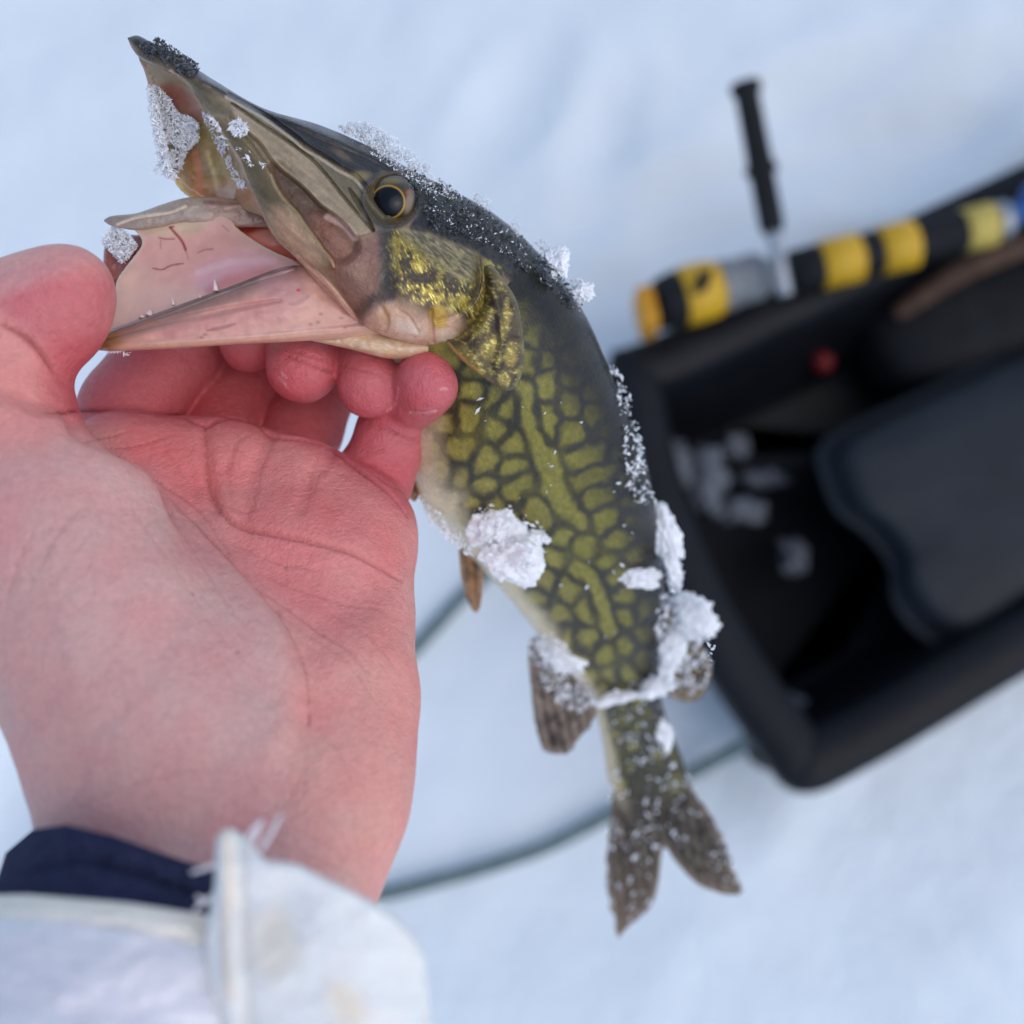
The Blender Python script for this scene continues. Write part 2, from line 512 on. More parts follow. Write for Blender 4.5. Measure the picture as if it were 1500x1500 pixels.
RIM_Z = 0.25
def loft_rings(rings):
    """rings: list of (n,3) arrays -> V, quads (closed round, open ends)"""
    n = len(rings[0])
    return np.vstack(rings), ring_faces(len(rings), n)

def build_sled():
    outline = [(893, 523), (905, 640), (940, 770), (985, 880), (1040, 984), (1092, 1062), (1140, 1132), (1158, 1152), (1180, 1163), (1206, 1159), (1235, 1146),
               (1330, 1094), (1500, 992), (1700, 880), (1900, 770), (1990, 640), (2010, 420), (1960, 190), (1900, 70), (1700, 145), (1500, 237), (1300, 330), (1100, 424), (960, 490), (915, 506)]
    P = spline(outline, n=220, closed=True)
    W = ground_pt(P[:, 0], P[:, 1], RIM_Z)[:, :2]
    # normals pointing inwards
    def inset(Q, a):
        T = np.roll(Q, -1, 0)-np.roll(Q, 1, 0); T /= np.linalg.norm(T, axis=1)[:, None]
        N = np.stack([-T[:, 1], T[:, 0]], 1)
        c = Q.mean(0)
        if np.mean(np.sum(N*(c-Q), 1)) < 0: N = -N
        R = Q+N*a
        for _ in range(1): R = 0.25*np.roll(R, 1, 0)+0.5*R+0.25*np.roll(R, -1, 0)
        return R
    cache = [(0.0, W)]
    while cache[-1][0] < 0.125: cache.append((cache[-1][0]+0.005, inset(cache[-1][1], 0.005)))
    def ring(a, z):
        i = min(int(a/0.005), len(cache)-2); f = a/0.005-i
        return np.hstack([cache[i][1]*(1-f)+cache[i+1][1]*f, np.full((len(W), 1), z)])
    prof = [(0.07, 0.028), (0.055, 0.03), (0.03, 0.12), (0.008, RIM_Z-0.045), (0.0, RIM_Z-0.035), (0.0, RIM_Z-0.006), (0.005, RIM_Z), (0.03, RIM_Z+0.004), (0.058, RIM_Z+0.002), (0.066, RIM_Z-0.006),
            (0.072, RIM_Z-0.03), (0.085, 0.14), (0.10, 0.06), (0.115, 0.045)]
    rings = [ring(a, z) for a, z in prof]
    V, q = loft_rings(rings)
    n = len(W)
    cb = rings[0].mean(0); ct = rings[-1].mean(0)
    V = np.vstack([V, cb, ct]); N0 = len(V)-2
    j = np.arange(n); k = (j+1) % n; L = (len(rings)-1)*n
    tr = np.vstack([np.stack([np.full(n, N0), k, j], 1), np.stack([np.full(n, N0+1), L+j, L+k], 1)])
    root = empty('sled', tuple(np.append(W.mean(0), 0.0)))
    tag(root, 'long black plastic sled tub with a wide rounded rim on the snow', 'sled')
    o = make_mesh('tub', V, q, tr, None, M['tub']); keep_parent(o, root)
    return root, W
sled, SLED_W = build_sled()

def tube_path(pts, rad, n=12, steps=40):
    """round tube along 3-D points with radii; returns V, quads, tris"""
    P = np.asarray(pts, float); r = np.asarray(rad, float)*np.ones(len(P))
    Q = np.hstack([P, r[:, None]])
    if len(P) > 2:
        m = len(P)
        u = np.linspace(0, m-1, steps)
        E = np.vstack([2*Q[0]-Q[1], Q, 2*Q[-1]-Q[-2]])
        i = np.minimum(u.astype(int), m-2); t = (u-i)[:, None]
        p0, p1, p2, p3 = E[i], E[i+1], E[i+2], E[i+3]
        Q = 0.5*((2*p1)+(-p0+p2)*t+(2*p0-5*p1+4*p2-p3)*t*t+(-p0+3*p1-3*p2+p3)*t**3)
    T = np.gradient(Q[:, :3], axis=0); T /= np.linalg.norm(T, axis=1)[:, None]+1e-12
    up = np.array([0.31, 0.17, 0.93])
    rings = []
    for k in range(len(Q)):
        a = np.cross(T[k], up); a /= np.linalg.norm(a)+1e-9; b = np.cross(T[k], a)
        th = np.linspace(0, 2*math.pi, n, endpoint=False)[:, None]
        rings.append(Q[k, :3]+Q[k, 3]*(np.cos(th)*a+np.sin(th)*b))
    V, q = loft_rings(rings)
    N0 = len(V); V = np.vstack([V, rings[0].mean(0), rings[-1].mean(0)])
    j = np.arange(n); k = (j+1) % n; L = (len(rings)-1)*n
    tr = np.vstack([np.stack([np.full(n, N0), k, j], 1), np.stack([np.full(n, N0+1), L+j, L+k], 1)])
    return V, q, tr

def lathe(A, B, prof, n=20):
    """prof: (t along A-B, radius)"""
    A = np.asarray(A, float); B = np.asarray(B, float); ax = B-A; L = np.linalg.norm(ax); ax /= L
    a = np.cross(ax, [0.2, 0.1, 1.0]); a /= np.linalg.norm(a); b = np.cross(ax, a)
    th = np.linspace(0, 2*math.pi, n, endpoint=False)[:, None]
    rings = [A+ax*L*t+r*(np.cos(th)*a+np.sin(th)*b) for t, r in prof]
    V, q = loft_rings(rings)
    N0 = len(V); V = np.vstack([V, rings[0].mean(0), rings[-1].mean(0)])
    j = np.arange(n); k = (j+1) % n; Lr = (len(rings)-1)*n
    tr = np.vstack([np.stack([np.full(n, N0), k, j], 1), np.stack([np.full(n, N0+1), Lr+j, Lr+k], 1)])
    return V, q, tr

def rbox(c, ex, ey, ez, r=0.25, n=10):
    """rounded block: centre c, half-axes vectors ex,ey,ez; superellipsoid"""
    th = np.linspace(-math.pi/2, math.pi/2, n); ph = np.linspace(0, 2*math.pi, 2*n, endpoint=False)
    T, Pp = np.meshgrid(th, ph, indexing='ij')
    f = lambda w, e: np.sign(w)*np.abs(w)**e
    x = f(np.cos(T), r)*f(np.cos(Pp), r); y = f(np.cos(T), r)*f(np.sin(Pp), r); z = f(np.sin(T), r)
    V = np.asarray(c)+x.reshape(-1, 1)*np.asarray(ex)+y.reshape(-1, 1)*np.asarray(ey)+z.reshape(-1, 1)*np.asarray(ez)
    return V, ring_faces(n, 2*n), None

def part(name, geo, mat, root, flat=False):
    o = make_mesh(name, geo[0], geo[1], geo[2], None, mat, flat=flat)
    if root is not None: keep_parent(o, root)
    return o

def build_tools():
    zt = RIM_Z+0.04
    g = lambda x, y, z=zt: ground_pt(x, y, z)
    px = 0.00088                                  # metres per picture unit out here
    # --- cordless drill
    root = empty('cordless_drill', tuple(g(1030, 425, RIM_Z)))
    tag(root, 'yellow and black cordless drill lying across the corner of the black sled', 'drill')
    A, B = g(962, 446), g(1132, 398)
    part('motor_housing', lathe(A, B, [(0.0, .019), (0.02, .030), (0.12, .034), (0.2, .035)], 24), M['rubber'], root)
    part('body', lathe(A, B, [(0.19, .033), (0.21, .0365), (0.30, .0375), (0.46, .0365), (0.52, .033), (0.54, .026)], 24), M['yellow'], root)
    part('vent', rbox(g(1030, 412, zt+.042), (B-A)*0.06, np.array([0.004, 0.014, 0]), np.array([0, 0, .004])), M['rubber'], root)
    part('gear_case', lathe(A, B, [(0.52, .031), (0.6, .033), (0.66, .030)], 20), M['grey'], root)
    part('chuck', lathe(A, B, [(0.65, .027), (0.68, .030), (0.86, .030), (0.93, .024), (1.0, .013)], 20), M['grey'], root)
    C = g(985, 455, zt-.02); D = g(948, 468, zt-.01)
    part('handle', tube_path([g(1000, 440, zt), g(985, 455, zt-.012), g(962, 462, zt-.014)], [.024, .021, .020], 14, 12), M['rubber'], root)
    e = (g(940, 435)-g(952, 485)); e /= np.linalg.norm(e); f = np.cross(e, [0, 0, 1.])
    part('battery', rbox(g(946, 458, zt-.005), e*0.028, f*0.011, np.array([0, 0, .028]), 0.35), M['orange'], root)
    # --- banded tube
    root = empty('auger_handle', tuple(g(1320, 360, RIM_Z)))
    tag(root, 'black padded tube with two bright yellow bands lying along the far sled rim', 'tool handle')
    A, B = g(1158, 400, zt), g(1478, 322, zt+.02)
    V = lambda t: t
    part('shaft', lathe(A, B, [(0, .020), (0.01, .0275), (0.12, .028), (0.62, .027), (0.75, .026), (1.0, .022)], 24), M['rubber'], root)
    for t0, t1, r, m in ((0.13, 0.315, .0305, 'yellow'), (0.40, 0.565, .0305, 'yellow'), (0.78, 0.93, .027, 'pale_yellow')):
        part('band', lathe(A, B, [(t0, r-.004), (t0+.008, r), (t1-.008, r), (t1, r-.004)], 24), M[m], root)
    part('end_cap', lathe(A, B, [(0.93, .022), (0.945, .025), (0.99, .024), (1.0, .018)], 20), M['steel'], root)
    # --- black gripped rod standing out of the sled
    root = empty('ice_scoop_handle', tuple(g(1150, 430, RIM_Z)))
    tag(root, 'slim black gripped handle with a silver shaft sticking out over the snow', 'handle')
    A, B = g(1091, 122, .40), g(1150, 434, .33)
    part('grip', lathe(A, B, [(0.0, .012), (0.004, .0185), (0.04, .0185), (0.055, .0145), (0.32, .0150), (0.36, .0155), (0.40, .0155), (0.44, .0150), (0.66, .0150), (0.70, .012)], 18), M['rubber'], root)
    part('collar', lathe(A, B, [(0.385, .015), (0.39, .0195), (0.42, .0195), (0.425, .015)], 18), M['rubber'], root)
    part('shaft', lathe(A, B, [(0.68, .0075), (0.70, .0085), (0.80, .0085), (0.82, .0095), (0.99, .0105), (1.0, .008)], 16), M['steel'], root)
    # --- blue bottle cap end at the frame edge
    root = empty('blue_bottle', tuple(g(1520, 300, RIM_Z)))
    tag(root, 'blue plastic bottle beside the end of the yellow banded tube', 'bottle')
    A, B = g(1478, 318, zt+.01), g(1640, 262, zt+.01)
    part('bottle_body', lathe(A, B, [(0.16, .018), (0.22, .030), (0.30, .036), (0.9, .036), (0.97, .032), (1, .02)], 20), M['blue'], root)
    part('bottle_cap', lathe(A, B, [(0, .012), (0.02, .016), (0.13, .016), (0.16, .013)], 16), M['blue'], root)
    # --- brown stick
    o = part('wooden_stick', tube_path([g(1310, 462, .20), g(1380, 415, .23), g(1450, 378, .26), g(1560, 340, .28), g(1680, 305, .28)], [.012, .016, .017, .017, .016], 12, 24), M['brown'], None)
    tag(o, 'brown wooden stick lying below the yellow banded tube in the sled', 'stick')
    # --- dark bag under it
    o = part('dark_bag', rbox(g(1480, 460, .14), np.array([.20, .06, .02]), np.array([-.03, .075, 0]), np.array([0, 0, .075]), 0.55, 16), M['rubber'], None)
    tag(o, 'black bag lying under the brown stick inside the sled', 'bag')
    # --- red item
    o = part('red_knob', lathe(g(1205, 534, .10), g(1205, 528, .13), [(0, .010), (0.1, .014), (0.7, .015), (1.0, .010)], 14), M['red'], None)
    tag(o, 'small dark red knob in the shadowy bottom of the sled', 'knob')
    # --- charcoal case with a wavy rim
    zc = 0.19
    ol = [(1196, 655), (1260, 612), (1360, 565), (1470, 512), (1600, 452), (1760, 400), (1820, 520), (1760, 690), (1600, 830), (1500, 905), (1440, 945), (1385, 958), (1335, 925), (1305, 880), (1300, 832), (1265, 785), (1225, 755), (1205, 715)]
    P = spline(ol, n=180, closed=True)
    c = P.mean(0)
    def rg(s, z, P=P): return ground_pt(*(c+(P-c)*s).T, z)
    root = empty('storage_case', tuple(np.append(ground_pt(*c, 0.05)[:2], 0.045)))
    tag(root, 'charcoal plastic case with a wavy stepped lid inside the sled', 'case')
    def stack(rs):
        V, q = loft_rings(rs); n = len(P); N0 = len(V)
        V = np.vstack([V, rs[0].mean(0), rs[-1].mean(0)]); j = np.arange(n); k = (j+1) % n; L = (len(rs)-1)*n
        return V, q, np.vstack([np.stack([np.full(n, N0), k, j], 1), np.stack([np.full(n, N0+1), L+j, L+k], 1)])
    part('base', stack([rg(.93, .046), rg(.95, .06), rg(.97, zc-.03), rg(1.0, zc-.012), rg(1.0, zc-.004), rg(.985, zc), rg(.94, zc)]), M['case'], root)
    part('lid', stack([rg(.955, zc-.002), rg(.95, zc+.004), rg(.925, zc+.004), rg(.90, zc+.016), rg(.86, zc+.03), rg(.80, zc+.034), rg(.5, zc+.036)]), M['case'], root)
build_tools()

def lump_geo(rad, seed, amp=0.35, sub=4, rough=0.12):
    import bmesh
    bm = bmesh.new(); bmesh.ops.create_icosphere(bm, subdivisions=sub, radius=1.0)
    V = np.array([v.co[:] for v in bm.verts]); T = np.array([[v.index for v in f.verts] for f in bm.faces]); bm.free()
    n1 = fbm(V[:, 0]*1.3+seed*3.1, V[:, 1]*1.3, V[:, 2]*1.3, oct=3, seed=seed)
    n2 = fbm(V[:, 0]*5+seed, V[:, 1]*5, V[:, 2]*5, oct=3, seed=seed+5)
    r = 1+amp*n1*1.6+rough*n2*1.5-0.10*np.abs(vnoise(V[:, 0]*3, V[:, 1]*3, V[:, 2]*3, seed+9))
    return V*r[:, None]*np.asarray(rad), T

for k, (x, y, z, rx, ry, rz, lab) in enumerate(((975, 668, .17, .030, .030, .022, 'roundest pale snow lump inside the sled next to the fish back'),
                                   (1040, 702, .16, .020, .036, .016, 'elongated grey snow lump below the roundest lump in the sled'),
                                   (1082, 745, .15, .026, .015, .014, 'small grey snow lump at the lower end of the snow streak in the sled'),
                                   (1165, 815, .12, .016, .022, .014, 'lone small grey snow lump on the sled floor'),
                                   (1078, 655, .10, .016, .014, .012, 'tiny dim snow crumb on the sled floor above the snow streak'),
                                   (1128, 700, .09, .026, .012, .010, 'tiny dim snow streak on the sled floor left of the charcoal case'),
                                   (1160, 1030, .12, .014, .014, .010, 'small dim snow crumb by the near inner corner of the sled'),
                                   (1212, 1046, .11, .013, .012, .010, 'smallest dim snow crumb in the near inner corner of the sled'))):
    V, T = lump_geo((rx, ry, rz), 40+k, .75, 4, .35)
    o = make_mesh('snow_lump', V+ground_pt(x, y, z), None, T, None, M['shaded_snow'])
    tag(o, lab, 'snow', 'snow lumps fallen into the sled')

def build_rope():
    def gp(x, y, z=.02): return ground_pt(x, y, z)
    pts = [gp(1112, 1078, .16), gp(1090, 1090, .07), gp(1050, 1112), gp(980, 1150), gp(890, 1195), gp(800, 1240), gp(720, 1268), gp(640, 1290), gp(560, 1310), gp(470, 1318), gp(400, 1290), gp(390, 1210),
           gp(440, 1120), gp(520, 1030), gp(600, 958), gp(640, 915), gp(680, 872), gp(760, 800), gp(860, 730), gp(925, 700, .08), gp(935, 695, .16)]
    o = part('rope', tube_path(pts, .0092, 12, 220), M['rope'], None)
    tag(o, 'grey green tow rope looping over the snow from the sled end', 'rope')
build_rope()

# ------------------------------------------------------------------ the fish
fish = empty('fish', tuple(near_pt(760, 520, 0.27)))
tag(fish, 'olive green fish with dark chain markings and a gaping mouth, held by the jaw', 'fish')

def finish(o):
    keep_parent(o, fish); return o

GOLD = alb(150, 142, 62); OLIVE = alb(108, 106, 48); DARK = alb(44, 46, 50); CREAM = alb(186, 186, 170)

def golden_flecks(F, ang=55, s1=9.0, s2=2.6, seed=0):
    a = math.radians(ang)
    u = F.px*math.cos(a)+F.py*math.sin(a); v = -F.px*math.sin(a)+F.py*math.cos(a)
    return fbm(u/s1, v/s2, oct=2, seed=seed)

# ---- trunk
TR = [  # Ax, Ay (belly), Bx, By (back), dA, dB, T
    (540, 470, 700, 300, .266, .270, .0150),
    (570, 530, 765, 346, .270, .272, .0185),
    (596, 600, 849, 447, .276, .276, .0215),
    (604, 690, 906, 573, .287, .286, .0222),
    (626, 752, 945, 660, .301, .299, .0212),
    (680, 806, 960, 745, .317, .314, .0197),
    (733, 862, 971, 826, .334, .330, .0180),
    (785, 925, 976, 902, .351, .348, .0155),
    (836, 985, 969, 968, .367, .365, .0125),
    (868, 1030, 968, 1020, .382, .381, .0100),
    (882, 1085, 984, 1072, .398, .397, .0080),
    (891, 1140, 1003, 1122, .412, .411, .0052),
    (905, 1180, 1006, 1160, .420, .420, .0034),
    (922, 1216, 992, 1206, .4262, .4262, .0012)]
tb = tube(TR, 520, 250, 70)
F = Field(tb['px'], tb['py'])

cells = [[(693, 572)], [(686, 614)], [(727, 626)], [(642, 622)], [(676, 659)], [(711, 678)], [(752, 652)], [(753, 688)], [(629, 656)], [(668, 698)], [(708, 713)],
         [(748, 724), (768, 708)], [(762, 560), (770, 584), (778, 615), (785, 647), (794, 670), (803, 691), (808, 708), (816, 726), (828, 742), (840, 754), (853, 768)],
         [(802, 603), (805, 628)], [(840, 636)], [(850, 674), (866, 664), (882, 654)], [(850, 704), (872, 696), (895, 688)], [(872, 733), (895, 728)], [(836, 592)], [(805, 560), (808, 578)],
         [(880, 764), (902, 758)], [(780, 742), (790, 756), (804, 764)], [(823, 783)], [(856, 801)], [(814, 819)], [(887, 823)], [(902, 793), (922, 787)],
         [(848, 832), (860, 844), (869, 858), (876, 874), (884, 890), (889, 906), (892, 920)], [(797, 852)], [(832, 870)], [(783, 884)], [(820, 900)], [(856, 902), (852, 888)], [(857, 935)], [(884, 962)],
         [(920, 947)], [(917, 872)], [(917, 900)], [(905, 846)], [(842, 966)], [(862, 992)], [(918, 984)], [(689, 738)], [(680, 760)], [(722, 745)], [(740, 770)], [(765, 790)], [(775, 830)], [(755, 858)],
         [(640, 590)], [(655, 560)], [(742, 598)], [(720, 580)], [(650, 690)], [(640, 720)], [(660, 735)], [(700, 780)], [(725, 800)], [(770, 540), (775, 520)], [(800, 525)], [(810, 495)], [(840, 555)], [(838, 525)],
         [(870, 605)], [(868, 575)], [(890, 635)], [(905, 660)], [(915, 700)], [(925, 735)], [(930, 765)], [(938, 810)], [(942, 850)], [(945, 890)], [(945, 930)], [(942, 965)], [(895, 985)], [(880, 1010)],
         [(780, 490)], [(760, 470)], [(735, 520)], [(700, 540)], [(660, 520)], [(620, 560)], [(780, 905)], [(805, 935)], [(830, 940)]]
rr = np.random.default_rng(4)
for k in range(34):
    yy = 1000+rr.random()*150; xx = 860+(yy-1000)*0.28+rr.random()*105
    cells.append([(xx, yy)])
nV = len(F.px)
f1 = np.full(nV, 1e9); f2 = np.full(nV, 1e9)
wx = F.px+7*fbm(F.px/24, F.py/24, oct=2, seed=61); wy = F.py+7*fbm(F.px/24, F.py/24, oct=2, seed=71)
cid = np.zeros(nV, int)
for ci, cc in enumerate(cells):
    P = np.array(cc, float)
    d = np.hypot(wx-P[0][0], wy-P[0][1]) if len(cc) == 1 else seg_dist(wx, wy, P)[0]+4
    lt = d < f1
    f2 = np.where(lt, f1, np.minimum(f2, d)); cid = np.where(lt, ci, cid); f1 = np.where(lt, d, f1)
edgew = f2-f1
cfrac = tb['c']                          # 0 belly .. 1 back
line = 1-smooth(2.5, 18.0, edgew+6.0*fbm(F.px/11, F.py/11, oct=3, seed=5))
line = line*np.clip(1.0+0.6*fbm(F.px/34, F.py/34, oct=2, seed=88), .5, 1)
cellrand = _hash(cid, cid*0, cid*0, 3)
olive = alb(101, 104, 50); olive2 = alb(124, 121, 63)
col = olive[None, :]*(1+0.18*cellrand[:, None])
col = mix(col, olive2, smooth(0.5, 0.1, cfrac)*0.7)
col = col*(1+0.22*fbm(F.px/5, F.py/5, oct=2, seed=8)[:, None])*(1+0.18*golden_flecks(F, 70, 8, 3, 12)[:, None])
sv1 = F.px*0.94+F.py*0.34; sv2 = -F.px*0.34+F.py*0.94
scale_p = np.sin(sv1*math.pi/3.4)*np.sin(sv2*math.pi/3.4)
col = col*(1+0.10*scale_p[:, None])
inner = smooth(6, 24, edgew)
col = col*(0.82+0.26*inner[:, None])
dk = mix(np.tile(alb(36, 38, 34), (nV, 1)), alb(50, 52, 56), smooth(.5, .9, cfrac))
belly_fade = smooth(0.02, 0.24, cfrac)
col = col*(1-(line*(0.35+0.65*belly_fade))[:, None]*0.93)+dk*(line*(0.35+0.65*belly_fade)*0.93)[:, None]
back = smooth(0.66, 0.94, cfrac+0.12*(1-smooth(.10, .36, tb['t']))+0.06*fbm(F.px/30, F.py/30, seed=33))
back = back*(1-0.55*smooth(.80, .95, tb['t']))
col = mix(col, alb(28, 30, 34), back*0.96)
col = mix(col, alb(26, 28, 31), smooth(.93, .985, cfrac)*0.8)
col = mix(col, CREAM, (1-smooth(0.05, 0.20, cfrac+0.05*fbm(F.px/25, F.py/25, seed=2)))*0.9)
ped = smooth(1000, 1140, F.py)
col = mix(col, alb(62, 60, 46)*(1+0.5*fbm(F.px/9, F.py/9, seed=44)[:, None]), ped*0.22)
col = mix(col, alb(50, 46, 42), smooth(1135, 1200, F.py+12*fbm(F.px/14, F.py/14, seed=3))*0.9)
col = np.clip(col, 0.004, 0.9)
rel = 0.00005*scale_p+0.00006*fbm(F.px/3.2, F.py/3.2, oct=2, seed=6)+0.0009*fbm(F.px/60, F.py/60, oct=2, seed=14)
rough = 0.28+0.12*fbm(F.px/15, F.py/15, seed=4)
body_parts = []
body_parts.append(tube_obj('body', tb, rel, col, M['fish'], None, dict(rough=rough, metal=np.zeros(nV))))

# ---- head: skull, upper jaw and cheek
HD = [
    (187, 57, 187, 55, .2400, .2400, .0004),
    (194, 72, 202, 52, .2392, .2405, .0022),
    (207, 86, 222, 62, .2388, .2412, .0035),
    (240, 103, 262, 84, .2386, .2425, .0050),
    (275, 124, 315, 118, .2388, .2440, .0060),
    (319, 188, 385, 158, .2392, .2470, .0078),
    (362, 266, 468, 183, .2410, .2510, .0095),
    (398, 342, 540, 214, .2425, .2555, .0110),
    (436, 381, 605, 250, .2440, .2605, .0130),
    (484, 436, 665, 280, .2475, .2645, .0145),
    (540, 482, 718, 309, .2515, .2680, .0160),
    (598, 503, 763, 346, .2560, .2715, .0165),
    (645, 515, 800, 385, .2630, .2755, .0150),
    (690, 545, 835, 428, .2720, .2810, .0080)]
hb = tube(HD, 460, 330, 90)
F = Field(hb['px'], hb['py'])
n = len(F.px)
lipline = [(250, 104), (275, 124), (289, 146), (305, 167), (319, 188), (335, 211), (349, 233), (362, 266), (373, 290), (382, 312), (398, 342), (412, 360), (434, 377)]
blade_r = [(333, 172), (352, 196), (374, 222), (397, 256), (406, 277), (419, 295), (435, 311), (446, 328), (461, 348), (474, 367), (486, 381), (489, 391)]
blade = lipline[3:]+[(455, 388), (472, 393), (488, 393)]+blade_r[::-1]
band_lo = [(345, 178), (380, 207), (406, 242), (444, 273), (470, 300), (489, 313), (508, 329), (521, 346)]
crease = [(340, 152), (380, 180), (425, 210), (457, 234), (479, 258), (502, 287), (524, 313), (546, 338)]
edge_l = [(330, 142), (380, 170), (399, 183), (428, 204), (444, 218), (470, 233), (495, 250), (518, 262), (534, 282), (545, 300), (561, 318)]
brow = [(300, 118), (340, 137), (380, 156), (428, 177), (476, 198), (502, 209), (540, 226), (572, 244), (593, 258), (612, 275)]
hollow = [(511, 276), (526, 300), (538, 322), (547, 337)]
recess = [(397, 240), (412, 240), (444, 272), (470, 299), (492, 316), (512, 336), (524, 352), (520, 372), (500, 385), (488, 380), (474, 365), (446, 326), (420, 294), (404, 268)]
bladem = F.area(blade, 4.5); recm = F.area(recess, 7)
bandm = F.area(band_lo+crease[::-1], 4); stripm = F.area(crease+edge_l[::-1], 3)
eye_d = np.hypot((F.px-572)/39, (F.py-293)/38)
rel = 0.0016*bladem+0.0005*F.stroke(blade_r, 3, 4)+0.0006*F.stroke(lipline, 3, 4)
rel -= 0.0016*recm
rel += 0.0010*bandm*(0.6+0.4*smooth(0, 1, bandm))-0.0011*F.stroke(crease, 2.2, 3)+0.0005*F.stroke(band_lo, 3, 4)
rel += 0.0005*F.stroke(edge_l, 2.5, 3)-0.0010*F.stroke(hollow, 4, 4, taper=.7)-0.0008*F.stroke([(e[0]+5, e[1]-5) for e in edge_l], 2.2, 3)
rel += 0.0013*F.stroke(brow, 5, 9)-0.0006*F.stroke([(400, 178), (450, 208), (500, 232), (540, 256)], 12, 14)
rel -= 0.0022*(1-smooth(0.7, 1.02, eye_d))
rel += 0.0004*np.exp(-((eye_d-1.08)/0.09)**2)
cheek = [(575, 350), (600, 345), (640, 355), (680, 375), (692, 400), (686, 440), (655, 462), (610, 455), (585, 440), (574, 400)]
rel += 0.0012*F.area(cheek, 14)
rel -= 0.0010*F.stroke([(700, 375), (703, 410), (692, 440), (668, 462), (640, 470)], 3, 6)
rel += 0.0007*F.area([(548, 452), (575, 440), (605, 448), (624, 470), (628, 492), (612, 503), (585, 500), (555, 488)], 8)
rel += 0.0005*F.area([(640, 455), (668, 452), (690, 468), (684, 490), (662, 500), (645, 492), (636, 474)], 7)
rel -= 0.0006*F.stroke([(560, 452), (568, 470), (562, 486)], 3, 5)+0.0006*F.stroke([(585, 455), (600, 466), (612, 486)], 2.5, 4)+0.0005*F.stroke([(545, 482), (575, 492), (605, 494)], 2.5, 4)
rel -= 0.0012*F.stroke([(631, 455), (632, 478), (634, 500)], 3, 5)
rel += 0.0007*F.stroke([(436, 378), (460, 398), (486, 424), (505, 448), (522, 470)], 3.5, 4)
rel -= 0.0007*F.stroke([(452, 392), (470, 412), (490, 438)], 4, 5)
rel += 0.00008*fbm(F.px/9, F.py/9, oct=3, seed=3)+0.00035*fbm(F.px/34, F.py/34, oct=2, seed=23)
col = np.tile(alb(120, 108, 92), (n, 1))
col = mix(col, alb(94, 92, 78), F.area([(200, 78), (260, 90), (330, 150), (400, 250), (380, 310), (330, 215), (270, 125)], 10))
col = mix(col, alb(122, 115, 96), bladem)
col = mix(col, alb(84, 81, 64), bladem*F.area([(320, 175), (360, 210), (400, 262), (420, 300), (385, 300), (350, 240)], 14))
col = mix(col, alb(146, 128, 112), bladem*F.area([(400, 305), (430, 320), (470, 375), (440, 385), (405, 345)], 14))
col = mix(col, alb(76, 62, 53), recm)
col = mix(col, alb(106, 74, 64), F.area([(455, 318), (485, 320), (512, 345), (528, 380), (530, 420), (505, 430), (486, 400), (470, 360)], 12))
col = mix(col, alb(110, 86, 78), F.area([(505, 385), (540, 350), (562, 380), (558, 430), (535, 470), (512, 460), (495, 425)], 12, warp=6))
col = mix(col, alb(130, 124, 110), bandm)
col = mix(col, alb(168, 150, 150), F.stroke([(480, 318), (505, 330), (520, 348)], 5, 6)*0.8)
col = mix(col, alb(98, 98, 86), stripm)
col = mix(col, alb(64, 62, 44), F.stroke(hollow, 3.5, 5, taper=.5)*0.65)
col = mix(col, alb(58, 54, 46), F.stroke(crease, 1.6, 3.5)*0.5)
axa = math.radians(40)
streak = fbm((F.px*math.cos(axa)+F.py*math.sin(axa))/46, (-F.px*math.sin(axa)+F.py*math.cos(axa))/6, oct=3, seed=64)
col = col*(1+0.30*streak[:, None]*(1-smooth(520, 560, F.px))[:, None])
topm = F.area([(180, 45), (215, 78), (250, 92), (300, 122), (330, 140), (380, 168), (428, 201), (470, 229), (518, 258), (536, 275), (560, 252), (600, 262), (618, 300), (600, 335), (640, 345),
               (700, 372), (740, 400), (770, 450), (870, 480), (880, 380), (700, 250), (560, 180), (400, 120), (230, 30)], 3)
col = mix(col, alb(40, 42, 47), topm)
col = mix(col, alb(150, 150, 142), F.stroke(edge_l, 2.0, 2.5)*0.75)
col = mix(col, alb(168, 164, 150), F.stroke(lipline, 2.4, 3)*0.8)
col = mix(col, alb(158, 148, 122), F.stroke(blade_r[3:], 1.6, 2.5)*0.7)
col = mix(col, alb(40, 40, 44), F.area([(190, 50), (215, 60), (290, 104), (330, 140), (300, 135), (250, 100), (205, 84)], 4)*0.5)
col = mix(col, alb(110, 100, 84), F.spot(500, 226, 16, 5, .6, 35)*0.4)
col = mix(col, alb(120, 116, 86), F.spot(528, 258, 15, 7, .6, 0)*0.7)
# dark bar below the eye
col = mix(col, alb(58, 60, 64), F.area([(553, 332), (575, 335), (585, 372), (586, 420), (575, 448), (545, 470), (528, 462), (540, 440), (556, 415), (556, 370)], 7, warp=5)*0.95)
col = mix(col, alb(70, 58, 54), F.area([(530, 440), (560, 425), (575, 440), (545, 470), (528, 470)], 8, warp=4)*0.7)
